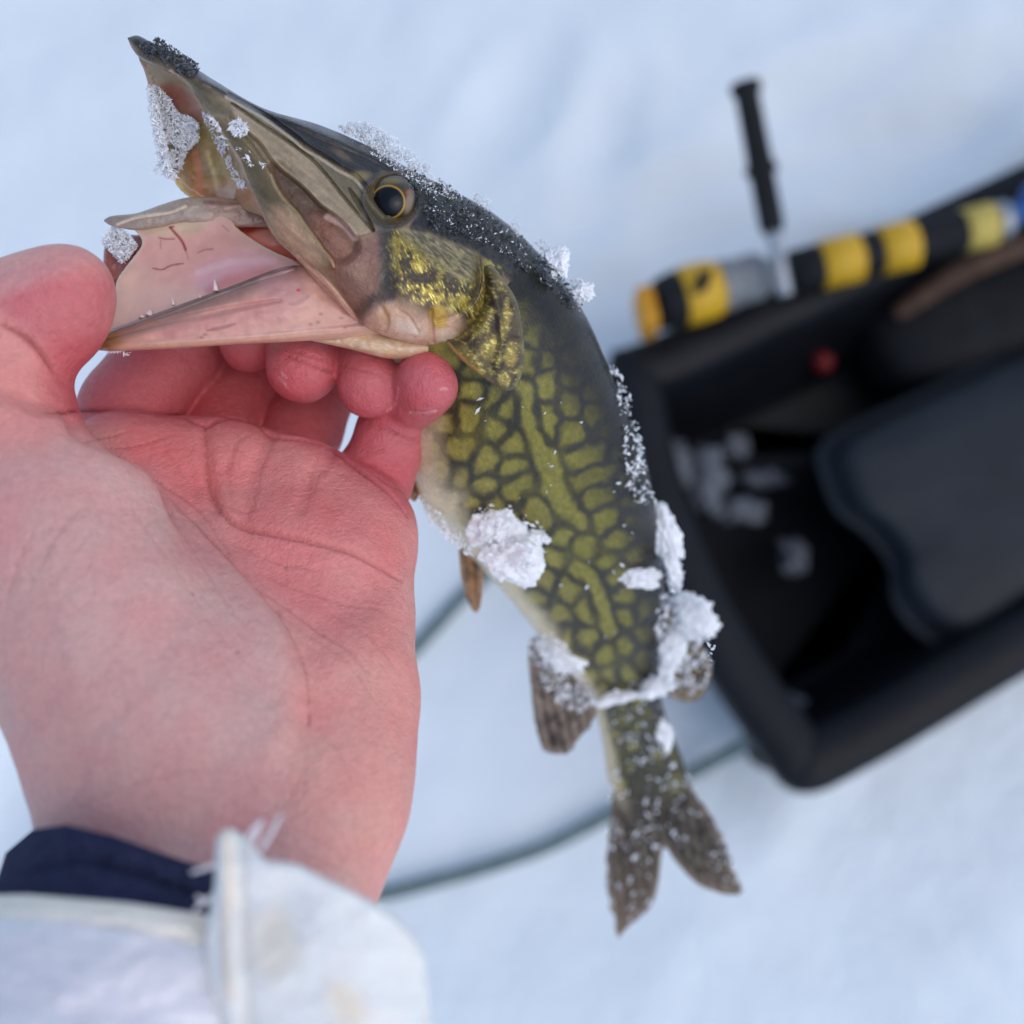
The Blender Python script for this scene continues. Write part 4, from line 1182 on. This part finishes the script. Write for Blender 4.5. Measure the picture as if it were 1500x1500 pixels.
def build_hand():
    lo = np.array([-0.150, -0.100, 0.118]); hi = np.array([-0.010, 0.072, 0.300])
    S = Solid(lo, hi)
    # palm: wrist, heel, ball of the thumb, pads under the fingers
    S.chain([(240, 1500, .181, 120), (240, 1420, .188, 128), (234, 1270, .199, 130), (226, 1150, .208, 134)], .012)
    S.chain([(390, 1500, .181, 105), (405, 1420, .188, 100), (440, 1300, .200, 84), (482, 1180, .212, 94), (500, 1090, .2235, 84), (512, 1010, .234, 77), (518, 900, .250, 70), (522, 800, .262, 66), (526, 768, .266, 62)], .012)
    S.chain([(226, 1150, .208, 134), (196, 1040, .214, 134), (148, 920, .218, 124), (76, 790, .222, 116), (2, 660, .226, 100)], .012)
    S.chain([(330, 1150, .212, 130), (340, 1000, .232, 105), (330, 850, .252, 85), (318, 710, .268, 72)], .016)
    S.chain([(430, 1000, .234, 100), (430, 860, .254, 80), (428, 735, .268, 68)], .016)
    S.chain([(200, 1000, .228, 100), (190, 840, .250, 82), (182, 690, .263, 74)], .014)
    S.chain([(182, 690, .263, 74), (318, 705, .268, 70), (428, 730, .268, 66), (526, 780, .266, 60)], .010)
    # thumb
    S.chain([(4, 660, .226, 102), (-8, 575, .226, 90), (-4, 480, .227, 76)], .008)
    T = Solid(lo, hi)
    T.chain([(-60, 500, .229, 76), (10, 474, .2285, 71), (60, 450, .2280, 74), (96, 429, .2275, 70)], .004)
    T.chain([(40, 470, .2280, 68), (74, 476, .228, 66)], .006)
    S.merge(T, .0045)
    # fingers
    def finger(pts, k=.0030, base_k=.0022):
        G = Solid(lo, hi); G.chain(pts, k); S.merge(G, base_k)
    finger([(162, 668, .2720, 66), (192, 600, .2770, 70), (250, 512, .2830, 68), (315, 435, .2890, 62), (340, 425, .289, 56)], base_k=.0012)
    finger([(350, 440, .2880, 48), (362, 470, .2790, 46), (366, 503, .2735, 44)], base_k=.0008)
    finger([(308, 676, .2790, 58), (334, 616, .2920, 58), (390, 525, .3010, 53), (425, 455, .3000, 50), (440, 455, .293, 48)], base_k=.0010)
    finger([(440, 452, .2860, 48), (441, 476, .2745, 52), (443, 538, .2660, 53)], .003, .0006)
    finger([(424, 700, .2810, 50), (442, 632, .2930, 56), (480, 540, .3010, 54), (515, 475, .3000, 46), (530, 475, .293, 44)], base_k=.0010)
    finger([(532, 470, .2860, 42), (536, 496, .2740, 44), (540, 566, .2645, 46)], .003, .0006)
    finger([(524, 775, .2720, 56), (546, 704, .2760, 55), (578, 630, .2780, 51), (598, 596, .2750, 48)], base_k=.0012)
    finger([(598, 596, .2750, 46), (615, 572, .2660, 45), (627, 561, .2600, 48)], .003, .0012)
    V, Q = S.mesh()
    # relax the voxel steps
    n = len(V)
    e = np.vstack([Q[:, [0, 1]], Q[:, [1, 2]], Q[:, [2, 3]], Q[:, [3, 0]]])
    deg = np.bincount(e.ravel(), minlength=n).astype(float)
    def relax(A, w):
        o = np.zeros_like(A)
        for k in range(A.shape[1]):
            o[:, k] = np.bincount(e[:, 0], A[e[:, 1], k], n)+np.bincount(e[:, 1], A[e[:, 0], k], n)
        return A+(o/deg[:, None]-A)*w
    for _ in range(5):
        V = relax(V, 0.6)
    fn = np.cross(V[Q[:, 2]]-V[Q[:, 0]], V[Q[:, 3]]-V[Q[:, 1]])
    N = np.zeros_like(V)
    for k in range(4):
        for c in range(3): N[:, c] += np.bincount(Q[:, k], fn[:, c], n)
    N /= np.linalg.norm(N, axis=1)[:, None]+1e-12
    if np.mean(np.sum(N*(V-V.mean(0)), 1)) < 0: N = -N
    px = 750+V[:, 0]/V[:, 2]*1500; py = 750-V[:, 1]/V[:, 2]*1500
    facing = -np.sum(N*V, 1)/np.linalg.norm(V, axis=1)
    front = smooth(-0.05, 0.3, facing)
    F = Field(px, py)
    depth = V[:, 2]/SC
    cr = np.zeros(n)
    creases = [
        ([(60, 612), (95, 603), (140, 600), (180, 602), (225, 606), (270, 611)], 3.2, 1.0, None),
        ([(268, 610), (285, 618), (305, 620), (330, 615), (355, 618), (378, 626)], 3.0, 0.9, None),
        ([(372, 622), (392, 634), (415, 643), (440, 646), (465, 650), (488, 656)], 3.0, 0.9, None),
        ([(484, 652), (510, 680), (535, 702), (562, 722), (580, 738), (594, 756)], 3.0, 0.9, None),
        ([(300, 618), (302, 650), (303, 685), (307, 718), (327, 755), (364, 773), (420, 788), (467, 801), (513, 815), (560, 834), (590, 850)], 4.2, 0.62, None),
        ([(93, 612), (112, 652), (187, 694), (261, 750), (317, 801), (355, 843), (401, 890), (439, 951), (450, 1010), (452, 1060)], 3.0, 0.55, None),
        ([(310, 735), (340, 748), (380, 750)], 2.2, 0.25, None), ([(340, 790), (400, 815), (470, 835)], 2.4, 0.25, None), ([(380, 830), (450, 860), (560, 890)], 2.4, 0.22, None), ([(400, 640), (385, 690), (375, 740)], 2.6, 0.25, None),
        ([(350, 640), (340, 690), (338, 730)], 2.6, 0.25, None), ([(470, 660), (455, 700), (450, 740)], 2.6, 0.22, None), ([(240, 640), (250, 680), (280, 720)], 2.4, 0.22, None), ([(430, 900), (500, 960), (560, 1040)], 2.6, 0.2, None),
        ([(480, 880), (540, 930), (590, 990)], 2.4, 0.18, None), ([(250, 800), (300, 870), (350, 930)], 2.6, 0.16, None), ([(180, 760), (230, 830), (280, 900)], 2.6, 0.14, None), ([(460, 1060), (500, 1110), (520, 1170)], 2.4, 0.16, None),
        ([(187, 694), (235, 720), (290, 750), (330, 800)], 2.4, 0.30, None),
        ([(330, 830), (373, 857), (420, 880), (467, 913), (510, 950), (537, 985)], 2.4, 0.35, None),
        ([(305, 690), (330, 700), (345, 660), (365, 640)], 2.6, 0.35, None),
        ([(112, 652), (150, 648), (190, 638)], 2.0, 0.4, None), ([(150, 665), (200, 662), (260, 640)], 2.0, 0.35, None),
        ([(440, 700), (470, 690), (500, 700)], 2.0, 0.2, None),
        ([(0, 474), (30, 490), (55, 512), (78, 542)], 4.0, 1.0, None),
        ([(418, 520), (445, 530), (470, 540), (497, 548)], 2.6, 0.6, .275), ([(420, 512), (450, 520), (480, 530)], 2.0, 0.35, .275),
        ([(498, 535), (530, 542), (560, 548)], 2.0, 0.35, .275), ([(555, 625), (580, 636), (608, 646)], 2.4, 0.6, None), ([(565, 640), (590, 650), (615, 648)], 2.0, 0.35, None),
        ([(590, 600), (615, 606), (645, 600)], 2.2, 0.4, None),
        ([(545, 700), (570, 715), (590, 720)], 1.8, 0.25, None), ([(560, 670), (585, 680), (605, 680)], 1.8, 0.2, None),
        ([(60, 780), (40, 830), (30, 880)], 3.0, 0.22, None), ([(110, 760), (85, 800), (60, 860)], 3.0, 0.25, None), ([(130, 790), (95, 850), (75, 880)], 2.6, 0.2, None),
        ([(300, 960), (330, 1010), (340, 1070)], 2.4, 0.14, None), ([(380, 1230), (430, 1160), (450, 1090)], 2.6, 0.16, None), ([(420, 1010), (440, 1060), (420, 1120)], 2.2, 0.12, None),
        ([(100, 1190), (200, 1150), (300, 1130), (400, 1150)], 3.0, 0.15, None), ([(330, 1180), (420, 1210), (520, 1260)], 3.0, 0.18, None), ([(310, 1200), (420, 1240), (540, 1290)], 3.0, 0.2, None)]
    for pts, w, s_, lim in creases:
        m = F.stroke(pts, w*0.7, w*1.3, taper=0.55)*s_
        if lim: m = m*(depth < lim)
        cr = np.maximum(cr, m)
    cr *= front
    form = np.zeros(n)
    form += 0.0024*F.spot(220, 682, 85, 50, .8, 12)+0.0014*F.spot(345, 690, 36, 60, .8, 12)+0.0016*F.spot(425, 725, 42, 62, .8, 10)+0.0022*F.spot(510, 775, 60, 75, .8, 30)
    form -= 0.0008*F.stroke([(303, 625), (305, 690), (315, 745)], 9, 14)+0.0007*F.stroke([(395, 640), (372, 690), (360, 750)], 10, 16)+0.0006*F.stroke([(485, 665), (455, 705), (440, 750)], 10, 16)
    form -= 0.0020*F.area([(330, 780), (450, 810), (560, 850), (500, 930), (440, 960), (390, 860)], 40)
    form += 0.0034*F.area([(-120, 620), (60, 610), (112, 655), (187, 697), (261, 753), (317, 804), (355, 846), (398, 893), (430, 960), (430, 1060), (330, 1250), (100, 1300), (-120, 1200)], 22)*(1-smooth(960, 1230, py))
    form -= 0.0010*F.stroke([(95, 612), (112, 652), (187, 694), (261, 750), (317, 801), (355, 843), (401, 890)], 9, 14)
    V = V+N*(form*front*(depth < .30))[:, None]
    V = V-N*(0.0012*cr)[:, None]
    V = V+N*(0.00035*fbm(V[:, 0]*90, V[:, 1]*90, V[:, 2]*90, oct=3, seed=3))[:, None]
    V = V+N*(front*0.00008*fbm(V[:, 0]*700, V[:, 1]*700, V[:, 2]*700, oct=2, seed=6))[:, None]
    # fine skin ridges on the pads and finger segments
    rid = np.zeros(n)
    for ol, ang, per in (([(310, 800), (420, 820), (580, 860), (580, 760), (490, 680), (420, 740)], 82, 7.0), ([(120, 595), (260, 600), (315, 525), (190, 520)], 74, 7.5), ([(280, 600), (365, 610), (390, 550), (340, 540)], 74, 7.0),
                         ([(130, 640), (290, 640), (290, 760), (190, 690)], 66, 7.5)):
        a = math.radians(ang)
        u = px*math.cos(a)+py*math.sin(a)+6*fbm(px/30, py/30, oct=2, seed=9)
        rid += F.area(ol, 14)*np.sin(u*2*math.pi/per)
    V = V-N*(rid*front*0.00005)[:, None]
    sk = lambda r, g, b: alb(r*0.965, g*0.985, b*1.02, 0.86)
    # ---- tint
    base = sk(210, 158, 156)
    c = np.tile(base, (n, 1))
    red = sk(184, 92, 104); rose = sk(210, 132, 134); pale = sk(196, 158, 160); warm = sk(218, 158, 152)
    c = mix(c, rose, F.area([(90, 600), (300, 600), (500, 660), (600, 760), (600, 1000), (520, 1060), (420, 900), (300, 780), (180, 690)], 60)*0.75)
    c = mix(c, red, F.area([(90, 500), (300, 500), (690, 500), (690, 640), (600, 760), (480, 670), (360, 630), (90, 615)], 24)*0.92)
    c = mix(c, sk(210, 100, 106), F.area([(180, 650), (290, 650), (300, 740), (240, 730), (170, 690)], 30)*0.6)
    c = mix(c, sk(204, 110, 112), F.area([(420, 720), (560, 740), (585, 840), (480, 800), (400, 770)], 40)*0.5)
    c = mix(c, pale, F.area([(-100, 640), (60, 640), (190, 700), (320, 810), (420, 930), (440, 1080), (380, 1300), (60, 1320), (-100, 1000)], 60, warp=15)*0.8)
    c = mix(c, warm, F.area([(450, 950), (620, 950), (620, 1250), (500, 1260), (420, 1150)], 60)*0.6)  # warmer skin on the outer heel, its brighter light also put into the tint
    c = mix(c, sk(190, 102, 112), F.area([(-60, 440), (60, 400), (175, 400), (170, 480), (100, 545), (60, 520), (0, 470)], 30)*0.85)
    c = mix(c, sk(198, 146, 152), F.area([(-60, 400), (60, 385), (130, 350), (120, 380), (40, 420), (-60, 440)], 16)*0.8)
    c = mix(c, sk(206, 132, 130), F.area([(-80, 480), (0, 485), (70, 540), (95, 610), (60, 680), (-80, 640)], 30)*0.5)
    for (x, y, r) in ((443, 560, 40), (545, 570, 36), (630, 560, 34), (450, 520, 26)):
        c = mix(c, sk(192, 100, 112), F.spot(x, y, r, r, .6)*0.5*(depth < .275))
    tex = fbm(V[:, 0]*60, V[:, 1]*60, V[:, 2]*60, oct=4, seed=50)
    c = c*(1+np.stack([0.06*tex, 0.14*tex, 0.13*tex], 1))
    mott = np.clip(fbm(V[:, 0]*110, V[:, 1]*110, V[:, 2]*110, oct=3, seed=58)*1.6, -1, 1)
    c = c*(1+np.stack([0.03*mott, -0.11*mott, -0.09*mott], 1))
    # bluish veins at the wrist
    for pts in ([(120, 1180), (150, 1090), (230, 1010), (260, 930)], [(300, 1200), (330, 1120), (420, 1060)], [(60, 1080), (110, 1000), (90, 900)]):
        c = mix(c, sk(160, 128, 140), F.stroke(pts, 9, 16)*0.14)
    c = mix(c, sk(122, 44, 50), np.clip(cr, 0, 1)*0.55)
    for pts in ([(408, 552), (417, 562), (420, 570)], [(640, 571), (657, 569)], [(412, 545), (418, 553)], [(584, 568), (580, 590), (566, 602)], [(600, 604), (620, 606), (640, 602)]):
        c = mix(c, sk(226, 176, 178), F.stroke(pts, 1.2, 1.8)*0.55*(depth < .272))
    for (x, y) in ((340, 970), (337, 808), (419, 825), (447, 1147), (270, 885)):
        c = mix(c, sk(120, 70, 66), F.spot(x, y, 2.6, 2.0, .6)*0.6)
    W = cam2world(V)
    root_loc = tuple(near_pt(330, 1300, .2))
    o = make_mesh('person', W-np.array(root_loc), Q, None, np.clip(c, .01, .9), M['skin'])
    o.location = root_loc
    m_ = facing > 0.1
    zput(px[m_], py[m_], depth[m_])
    tag(o, 'bare pink left hand, palm up, gripping the lower jaw of the fish', 'person')
    return o
person = build_hand()

def wear(o):
    keep_parent(o, person); return o

# thumb nail seen at a low angle along the upper edge
nail = sheet('thumb_nail', [(60, 396), (78, 380), (100, 369), (118, 368), (116, 376), (98, 383), (78, 394)], lambda px, py, e: .2275-np.sqrt(np.maximum(79.0**2-(px-84)**2-(py-440)**2, 16))*.2275/1500, lambda F, e: np.tile(alb(206, 160, 166), (len(F.px), 1)), M['skin'], None, 2.0, .0012, .0006, 5)
wear(nail)

# ------------------------------------------------------------------ sleeves
def sleeve(name, rows, mat, tint, bulge, seed, rowsn=90, wr=0.0016, hem=None):
    sb = tube(rows, rowsn, 150, 60)
    top = (1-sb['t'])**2
    py = sb['py']+np.interp(sb['c'], *bulge)*np.clip(1-sb['t']*1.3, 0, 1)
    sb['py'] = py
    F = Field(sb['px'], py)
    rel = wr*fbm(F.px/60, F.py/26, oct=3, seed=seed)+0.0004*fbm(F.px/14, F.py/14, seed=seed+1)
    if hem: rel += hem*(np.exp(-((sb['t']-0.05)/0.05)**2))
    c = np.tile(tint, (len(F.px), 1))*(1+0.10*fbm(F.px/40, F.py/40, oct=3, seed=seed+3)[:, None])
    return sb, rel, np.clip(c, .003, .88), F
sb, rel, c, F = sleeve('inner_cuff', [(8, 1250, 360, 1290, .1960, .193, .0290), (-8, 1300, 380, 1330, .191, .189, .0310), (-40, 1400, 400, 1420, .183, .182, .032), (-60, 1500, 420, 1520, .176, .175, .032)],
                    M['fleece'], alb(38, 46, 78), ([0, .12, .25, .45, .7, 1], [0, -40, -52, -44, -22, 0]), 5)
rel += 0.0014*F.stroke([(0, 1250), (40, 1262), (120, 1238), (220, 1262), (310, 1292)], 8, 12)-0.0016*F.stroke([(0, 1268), (40, 1282), (120, 1262), (220, 1288), (310, 1320)], 6, 10)
wear(tube_obj('inner_cuff', sb, rel, c, M['fleece'], None, zb=False))['label'] = 'navy blue knitted inner cuff'
sb, rel, c, F = sleeve('jacket_sleeve', [(-60, 1312, 440, 1362, .1880, .187, .0350), (-90, 1400, 460, 1440, .180, .179, .036), (-120, 1520, 480, 1560, .172, .171, .036), (-140, 1660, 500, 1680, .164, .163, .036)],
                    M['cloth'], alb(240, 234, 246), ([0, .2, .5, .8, 1], [0, -12, -14, -6, 0]), 15, wr=.0011, hem=.0012)
c = mix(c, alb(214, 208, 202), F.stroke([(0, 1322), (130, 1330), (300, 1362)], 22, 16)*0.6)
c = mix(c, alb(206, 208, 232), F.area([(0, 1370), (250, 1380), (300, 1500), (0, 1500)], 40)*0.6)
rel -= 0.0008*F.stroke([(-60, 1342), (130, 1352), (300, 1384)], 3, 5)
wear(tube_obj('jacket_sleeve', sb, rel, np.clip(c, 0, .88), M['cloth'], None, zb=False))['label'] = 'white jacket sleeve'
def flap_depth(px, py, e):
    u = (px-430)/200
    return .1490-(py-1300)*.000035+.010*np.clip(u, 0, 2)**2.2+.004*np.clip(-u-.35, 0, 1)**2-.0010*fbm(px/80, py/60, oct=2, seed=33)-.0012*np.exp(-((px-330-0.04*(py-1300))/9)**2)+.0012*np.exp(-((px-352-0.05*(py-1300))/8)**2)-0.00015*fbm(px/16, py/16, oct=2, seed=35)
def flap_col(F, e):
    n = len(F.px)
    c = np.tile(alb(244, 216, 232), (n, 1))
    c = mix(c, alb(214, 204, 200), F.area([(380, 1340), (420, 1330), (440, 1400), (400, 1440), (370, 1400)], 24, warp=12)*0.6)
    c = mix(c, alb(204, 194, 180), F.area([(480, 1450), (510, 1440), (540, 1490), (500, 1500)], 18, warp=8)*0.55)
    c = mix(c, alb(204, 196, 186), F.stroke([(332, 1222), (336, 1300), (330, 1380), (338, 1460)], 7, 8)*0.6)
    return np.clip(c*(1+0.05*fbm(F.px/14, F.py/14, seed=7)[:, None]), 0, .88)
flap = sheet('sleeve_flap', [(318, 1226), (328, 1215), (340, 1214), (354, 1222), (370, 1236), (388, 1258), (410, 1262), (440, 1268), (498, 1296), (555, 1326), (598, 1360), (620, 1396), (627, 1440), (632, 1500), (634, 1620), (330, 1620), (318, 1500), (306, 1440), (299, 1380), (308, 1330), (314, 1290), (315, 1245)],
             flap_depth, flap_col, M['cloth'], None, 3.0, .004, .0022, 11, zb=False)
wear(flap)['label'] = 'frayed white sleeve flap with faint brown stains'
for pts in ([(368, 1236), (376, 1222), (384, 1200)], [(382, 1246), (396, 1222), (412, 1193)], [(316, 1266), (300, 1272), (280, 1278)], [(312, 1312), (298, 1322), (284, 1334)], [(310, 1320), (296, 1318), (288, 1312)], [(362, 1228), (372, 1214), (382, 1204)]):
    P = np.array([near_pt(x, y, .1525) for x, y in pts])
    o = part('loose_thread', tube_path(P, [.00035, .0003, .00022], 6, 10), M['thread'] if 'thread' in M else M.setdefault('thread', plain_mat('thread', (.8, .76, .76), .8, .2)), None)
    o.parent = flap; o.matrix_parent_inverse = Matrix.Identity(4)

# ------------------------------------------------------------------ snow on the fish
def surf(px, py, default=.27):
    px = np.asarray(px, float); py = np.asarray(py, float)
    i = np.clip((px/4).astype(int), 0, 399); j = np.clip((py/4).astype(int), 0, 399)
    d = ZB[j, i]
    return np.where(d > 5, default, d)

def clump(x, y, d, rx, ry, seed, lab, ang=0, rz=None, amp=.5, rough=.24, sub=5, mat='clump'):
    s_ = d*SC/1500
    V, T = lump_geo((1, 1, 1), seed, amp, sub, rough)
    V = V*np.array([rx, ry, (rz if rz else min(rx, ry)*0.55)])
    a = math.radians(-ang); c, s2 = math.cos(a), math.sin(a)
    V = np.stack([V[:, 0]*c-V[:, 1]*s2, V[:, 0]*s2+V[:, 1]*c, V[:, 2]], 1)
    P = camxyz(x, y, d)+V*s_
    o = make_mesh('snow_clump', cam2world(P), None, T, None, M[mat])
    tag(o, lab, 'snow', 'snow clumps stuck to the fish')
    px = 750+P[:, 0]/P[:, 2]*1500; py = 750-P[:, 1]/P[:, 2]*1500
    zput(px, py, P[:, 2]/SC)
    return o
clump(745, 808, .291, 46, 38, 201, 'largest white snow clump stuck to the olive flank of the fish', 20, 30)
clump(726, 768, .290, 32, 28, 202, 'white snow piece on top of the largest flank clump', -10, 22)
clump(782, 784, .296, 26, 12, 203, 'thin pointed ice flake on the right of the flank clump', 15, 8, .3, .2)
clump(978, 790, .318, 20, 58, 204, 'long white snow streak along the dark back of the fish', -18, 14)
clump(938, 847, .318, 34, 15, 205, 'small white snow patch lying on the grey flank near the back', -5, 9)
clump(1012, 906, .350, 29, 37, 206, 'large white snow lump above the dorsal fin by the sled edge', -20, 22)
clump(985, 955, .352, 16, 40, 207, 'narrow snow ridge along the base of the dorsal fin', 10, 12)
clump(962, 1004, .362, 22, 16, 208, 'small snow lump where the dorsal fin meets the tail stem', 0, 12)
clump(905, 1022, .366, 34, 9, 209, 'flat snow band across the narrow stem before the tail', -12, 8)
clump(972, 1075, .390, 12, 26, 210, 'small snow streak on the right edge of the tail stem', -12, 9)
clump(815, 955, .352, 34, 20, 211, 'white snow clump at the root of the fin under the belly', 35, 14)
clump(815, 385, .262, 17, 20, 213, 'translucent snow bump high on the nape of the fish', 40, 12)
clump(852, 428, .268, 15, 18, 214, 'grey icy snow bump at the back of the nape', 30, 12)

def grains(name, pts, mat, lab, size, seed, length=2.0, parent=None):
    """pts: px, py, d (m), spread; many small crystal shards gathered in one mass"""
    r = np.random.default_rng(seed)
    P = np.asarray(pts); n = len(P)
    base = np.array([[1, 0, 0], [-.5, .87, 0], [-.5, -.87, 0], [0, 0, 1], [0, 0, -1]])*np.array([.55, .55, 1.0])
    tri = np.array([[0, 1, 3], [1, 2, 3], [2, 0, 3], [1, 0, 4], [2, 1, 4], [0, 2, 4]])
    q = r.normal(size=(n, 4)); q /= np.linalg.norm(q, axis=1)[:, None]
    w, x, y, z = q.T
    Rm = np.stack([np.stack([1-2*(y*y+z*z), 2*(x*y-z*w), 2*(x*z+y*w)], -1), np.stack([2*(x*y+z*w), 1-2*(x*x+z*z), 2*(y*z-x*w)], -1), np.stack([2*(x*z-y*w), 2*(y*z+x*w), 1-2*(x*x+y*y)], -1)], 1)
    s_ = size*(0.5+r.random(n)**2*1.3)*P[:, 2]*SC/1500
    sh = base[None]*np.stack([np.ones(n), np.ones(n), 1+r.random(n)*(length-1)], 1)[:, None, :]
    V = np.einsum('nij,nkj->nki', Rm, sh)*s_[:, None, None]+camxyz(P[:, 0], P[:, 1], P[:, 2])[:, None, :]
    T = (tri[None]+np.arange(n)[:, None, None]*5).reshape(-1, 3)
    o = make_mesh(name, cam2world(V.reshape(-1, 3)), None, T, None, M[mat], flat=True)
    tag(o, lab, 'snow', kind='stuff')
    return o

def scatter(ol, n, seed, lift=0.0006, jitter=.0006, d=None, clumpy=0.0, scale=10, smoothpts=True):
    r = np.random.default_rng(seed)
    P = spline(ol, closed=True, step=4) if smoothpts else np.asarray(ol, float)
    out = np.zeros((0, 2))
    while len(out) < n:
        q = P.min(0)+r.random((n*4, 2))*(P.max(0)-P.min(0))
        k = inside(q[:, 0], q[:, 1], P)
        if clumpy: k &= fbm(q[:, 0]/scale, q[:, 1]/scale, oct=2, seed=seed)+r.random(len(q))*.5 > clumpy
        out = np.vstack([out, q[k]])
    out = out[:n]
    dd = surf(out[:, 0], out[:, 1]) if d is None else np.full(n, d)
    return np.column_stack([out, dd-lift-r.random(n)*jitter])

P = np.vstack([
    scatter([(222, 128), (240, 135), (262, 165), (285, 175), (292, 200), (275, 222), (262, 250), (244, 252), (230, 190)], 4200, 1, .0004, .0025, clumpy=-.1),
    scatter([(216, 128), (228, 140), (240, 200), (252, 250), (262, 260), (240, 256), (226, 200)], 2400, 2, -.002, .004, d=.2445),
    scatter([(214, 240), (240, 244), (246, 254), (222, 258)], 40, 3, 0, .002, d=.247, clumpy=.2),
    scatter([(296, 165), (312, 172), (330, 205), (342, 240), (358, 268), (350, 275), (332, 240), (310, 200)], 420, 4, .0005, .0008, clumpy=.1, scale=7),
    scatter([(150, 352), (168, 332), (190, 345), (200, 362), (178, 385), (165, 372)], 1200, 5, -.001, .0030, d=.2555, clumpy=.0, scale=9),
    scatter([(336, 180), (356, 176), (362, 196), (344, 200)], 260, 6, .0004, .001),
    scatter([(345, 215), (372, 225), (395, 240), (388, 246), (360, 240)], 40, 7, .0003, .0004, clumpy=.25, scale=8),
    scatter([(155, 514), (190, 513), (185, 524), (170, 522)], 60, 8, 0, .0015, d=.2445, clumpy=.1)])
grains('snow_crystals', P, 'ice', 'white spiky snow crystals clinging round the open mouth of the fish', 1.9, 11, 2.2)
top = [(495, 186), (530, 178), (555, 188), (585, 205), (605, 225), (628, 236), (632, 252), (600, 246), (565, 232), (530, 208)]
P = np.vstack([
    scatter(top, 2600, 21, -.002, .005, d=.2555, clumpy=-.05, scale=14),
    scatter([(690, 284), (712, 288), (724, 306), (708, 306)], 130, 22, -.001, .003, d=.2625),
    scatter([(748, 322), (758, 318), (764, 346), (750, 336)], 90, 23, -.001, .003, d=.267),
    scatter([(785, 352), (800, 352), (812, 380), (800, 388)], 160, 24, -.001, .003, d=.27),
    scatter([(830, 410), (852, 405), (862, 428), (848, 450), (835, 430)], 260, 25, -.001, .003, d=.272),
    scatter([(600, 250), (640, 258), (700, 302), (770, 356), (850, 440), (840, 452), (760, 385), (690, 345), (640, 320), (618, 290)], 170, 26, .0002, .0006, clumpy=.15, scale=9),
    scatter([(540, 222), (600, 246), (640, 262), (680, 290), (660, 292), (610, 268)], 260, 27, .0002, .0008, clumpy=.0, scale=9)])
grains('snow_crystals', P, 'ice', 'loose snow crystals along the brow and nape of the fish', 1.6, 12, 1.6)
P = np.vstack([
    scatter([(205, 64), (225, 62), (250, 74), (285, 92), (290, 105), (270, 110), (235, 92), (212, 82)], 520, 31, .0002, .0014, clumpy=-.1, scale=10),
    scatter([(222, 56), (238, 58), (260, 74), (288, 92), (284, 100), (240, 76)], 240, 32, -.001, .003, d=.2415, clumpy=-.1, scale=9),
    scatter([(596, 246), (640, 256), (690, 294), (770, 350), (850, 440), (835, 450), (760, 388), (690, 350), (640, 335), (616, 300)], 900, 33, .0001, .0006, clumpy=-.05, scale=12)])
grains('icy_slush', P, 'wet_ice', 'dark wet ice grains on the snout tip and nape of the fish', 2.4, 13, 1.3)
P = np.vstack([
    scatter([(905, 560), (925, 620), (950, 690), (955, 735), (925, 730), (915, 660)], 160, 41, .0003, .0014, clumpy=.1),
    scatter([(893, 530), (915, 560), (945, 650), (938, 660), (905, 580)], 90, 42, -.001, .003, d=.288, clumpy=.2, scale=12),
    scatter([(955, 735), (985, 780), (1000, 850), (985, 870), (965, 800)], 500, 43, -.002, .006, d=.322, clumpy=-.2),
    scatter([(695, 745), (740, 738), (800, 780), (780, 835), (730, 845), (700, 810)], 150, 44, .0005, .0015),
    scatter([(905, 1010), (960, 1000), (975, 1060), (990, 1110), (930, 1120), (895, 1060)], 100, 45, .0005, .0015, clumpy=.1, scale=12),
    scatter([(895, 1130), (985, 1115), (1040, 1190), (1080, 1300), (1030, 1290), (970, 1230), (955, 1320), (905, 1355), (890, 1270)], 170, 46, .0003, .0015, clumpy=.1, scale=16),
    scatter([(775, 940), (815, 930), (850, 985), (870, 1030), (830, 1040), (790, 990)], 420, 47, .0005, .002, clumpy=.0, scale=14),
    scatter([(965, 880), (1010, 868), (1045, 910), (1040, 990), (1010, 1020), (970, 1000)], 600, 48, .0005, .003, clumpy=-.1),
    scatter([(700, 560), (800, 560), (920, 700), (940, 900), (880, 960), (800, 850), (720, 700)], 30, 49, .0002, .0004, clumpy=.3, scale=20),
    scatter([(610, 690), (640, 745), (690, 800), (680, 810), (630, 765), (605, 715)], 260, 50, -.001, .003, d=.292, clumpy=.0)])
grains('snow_crystals', P, 'ice', 'snow crystals dusted over the flank, fins and tail of the fish', 3.0, 14, 1.6)
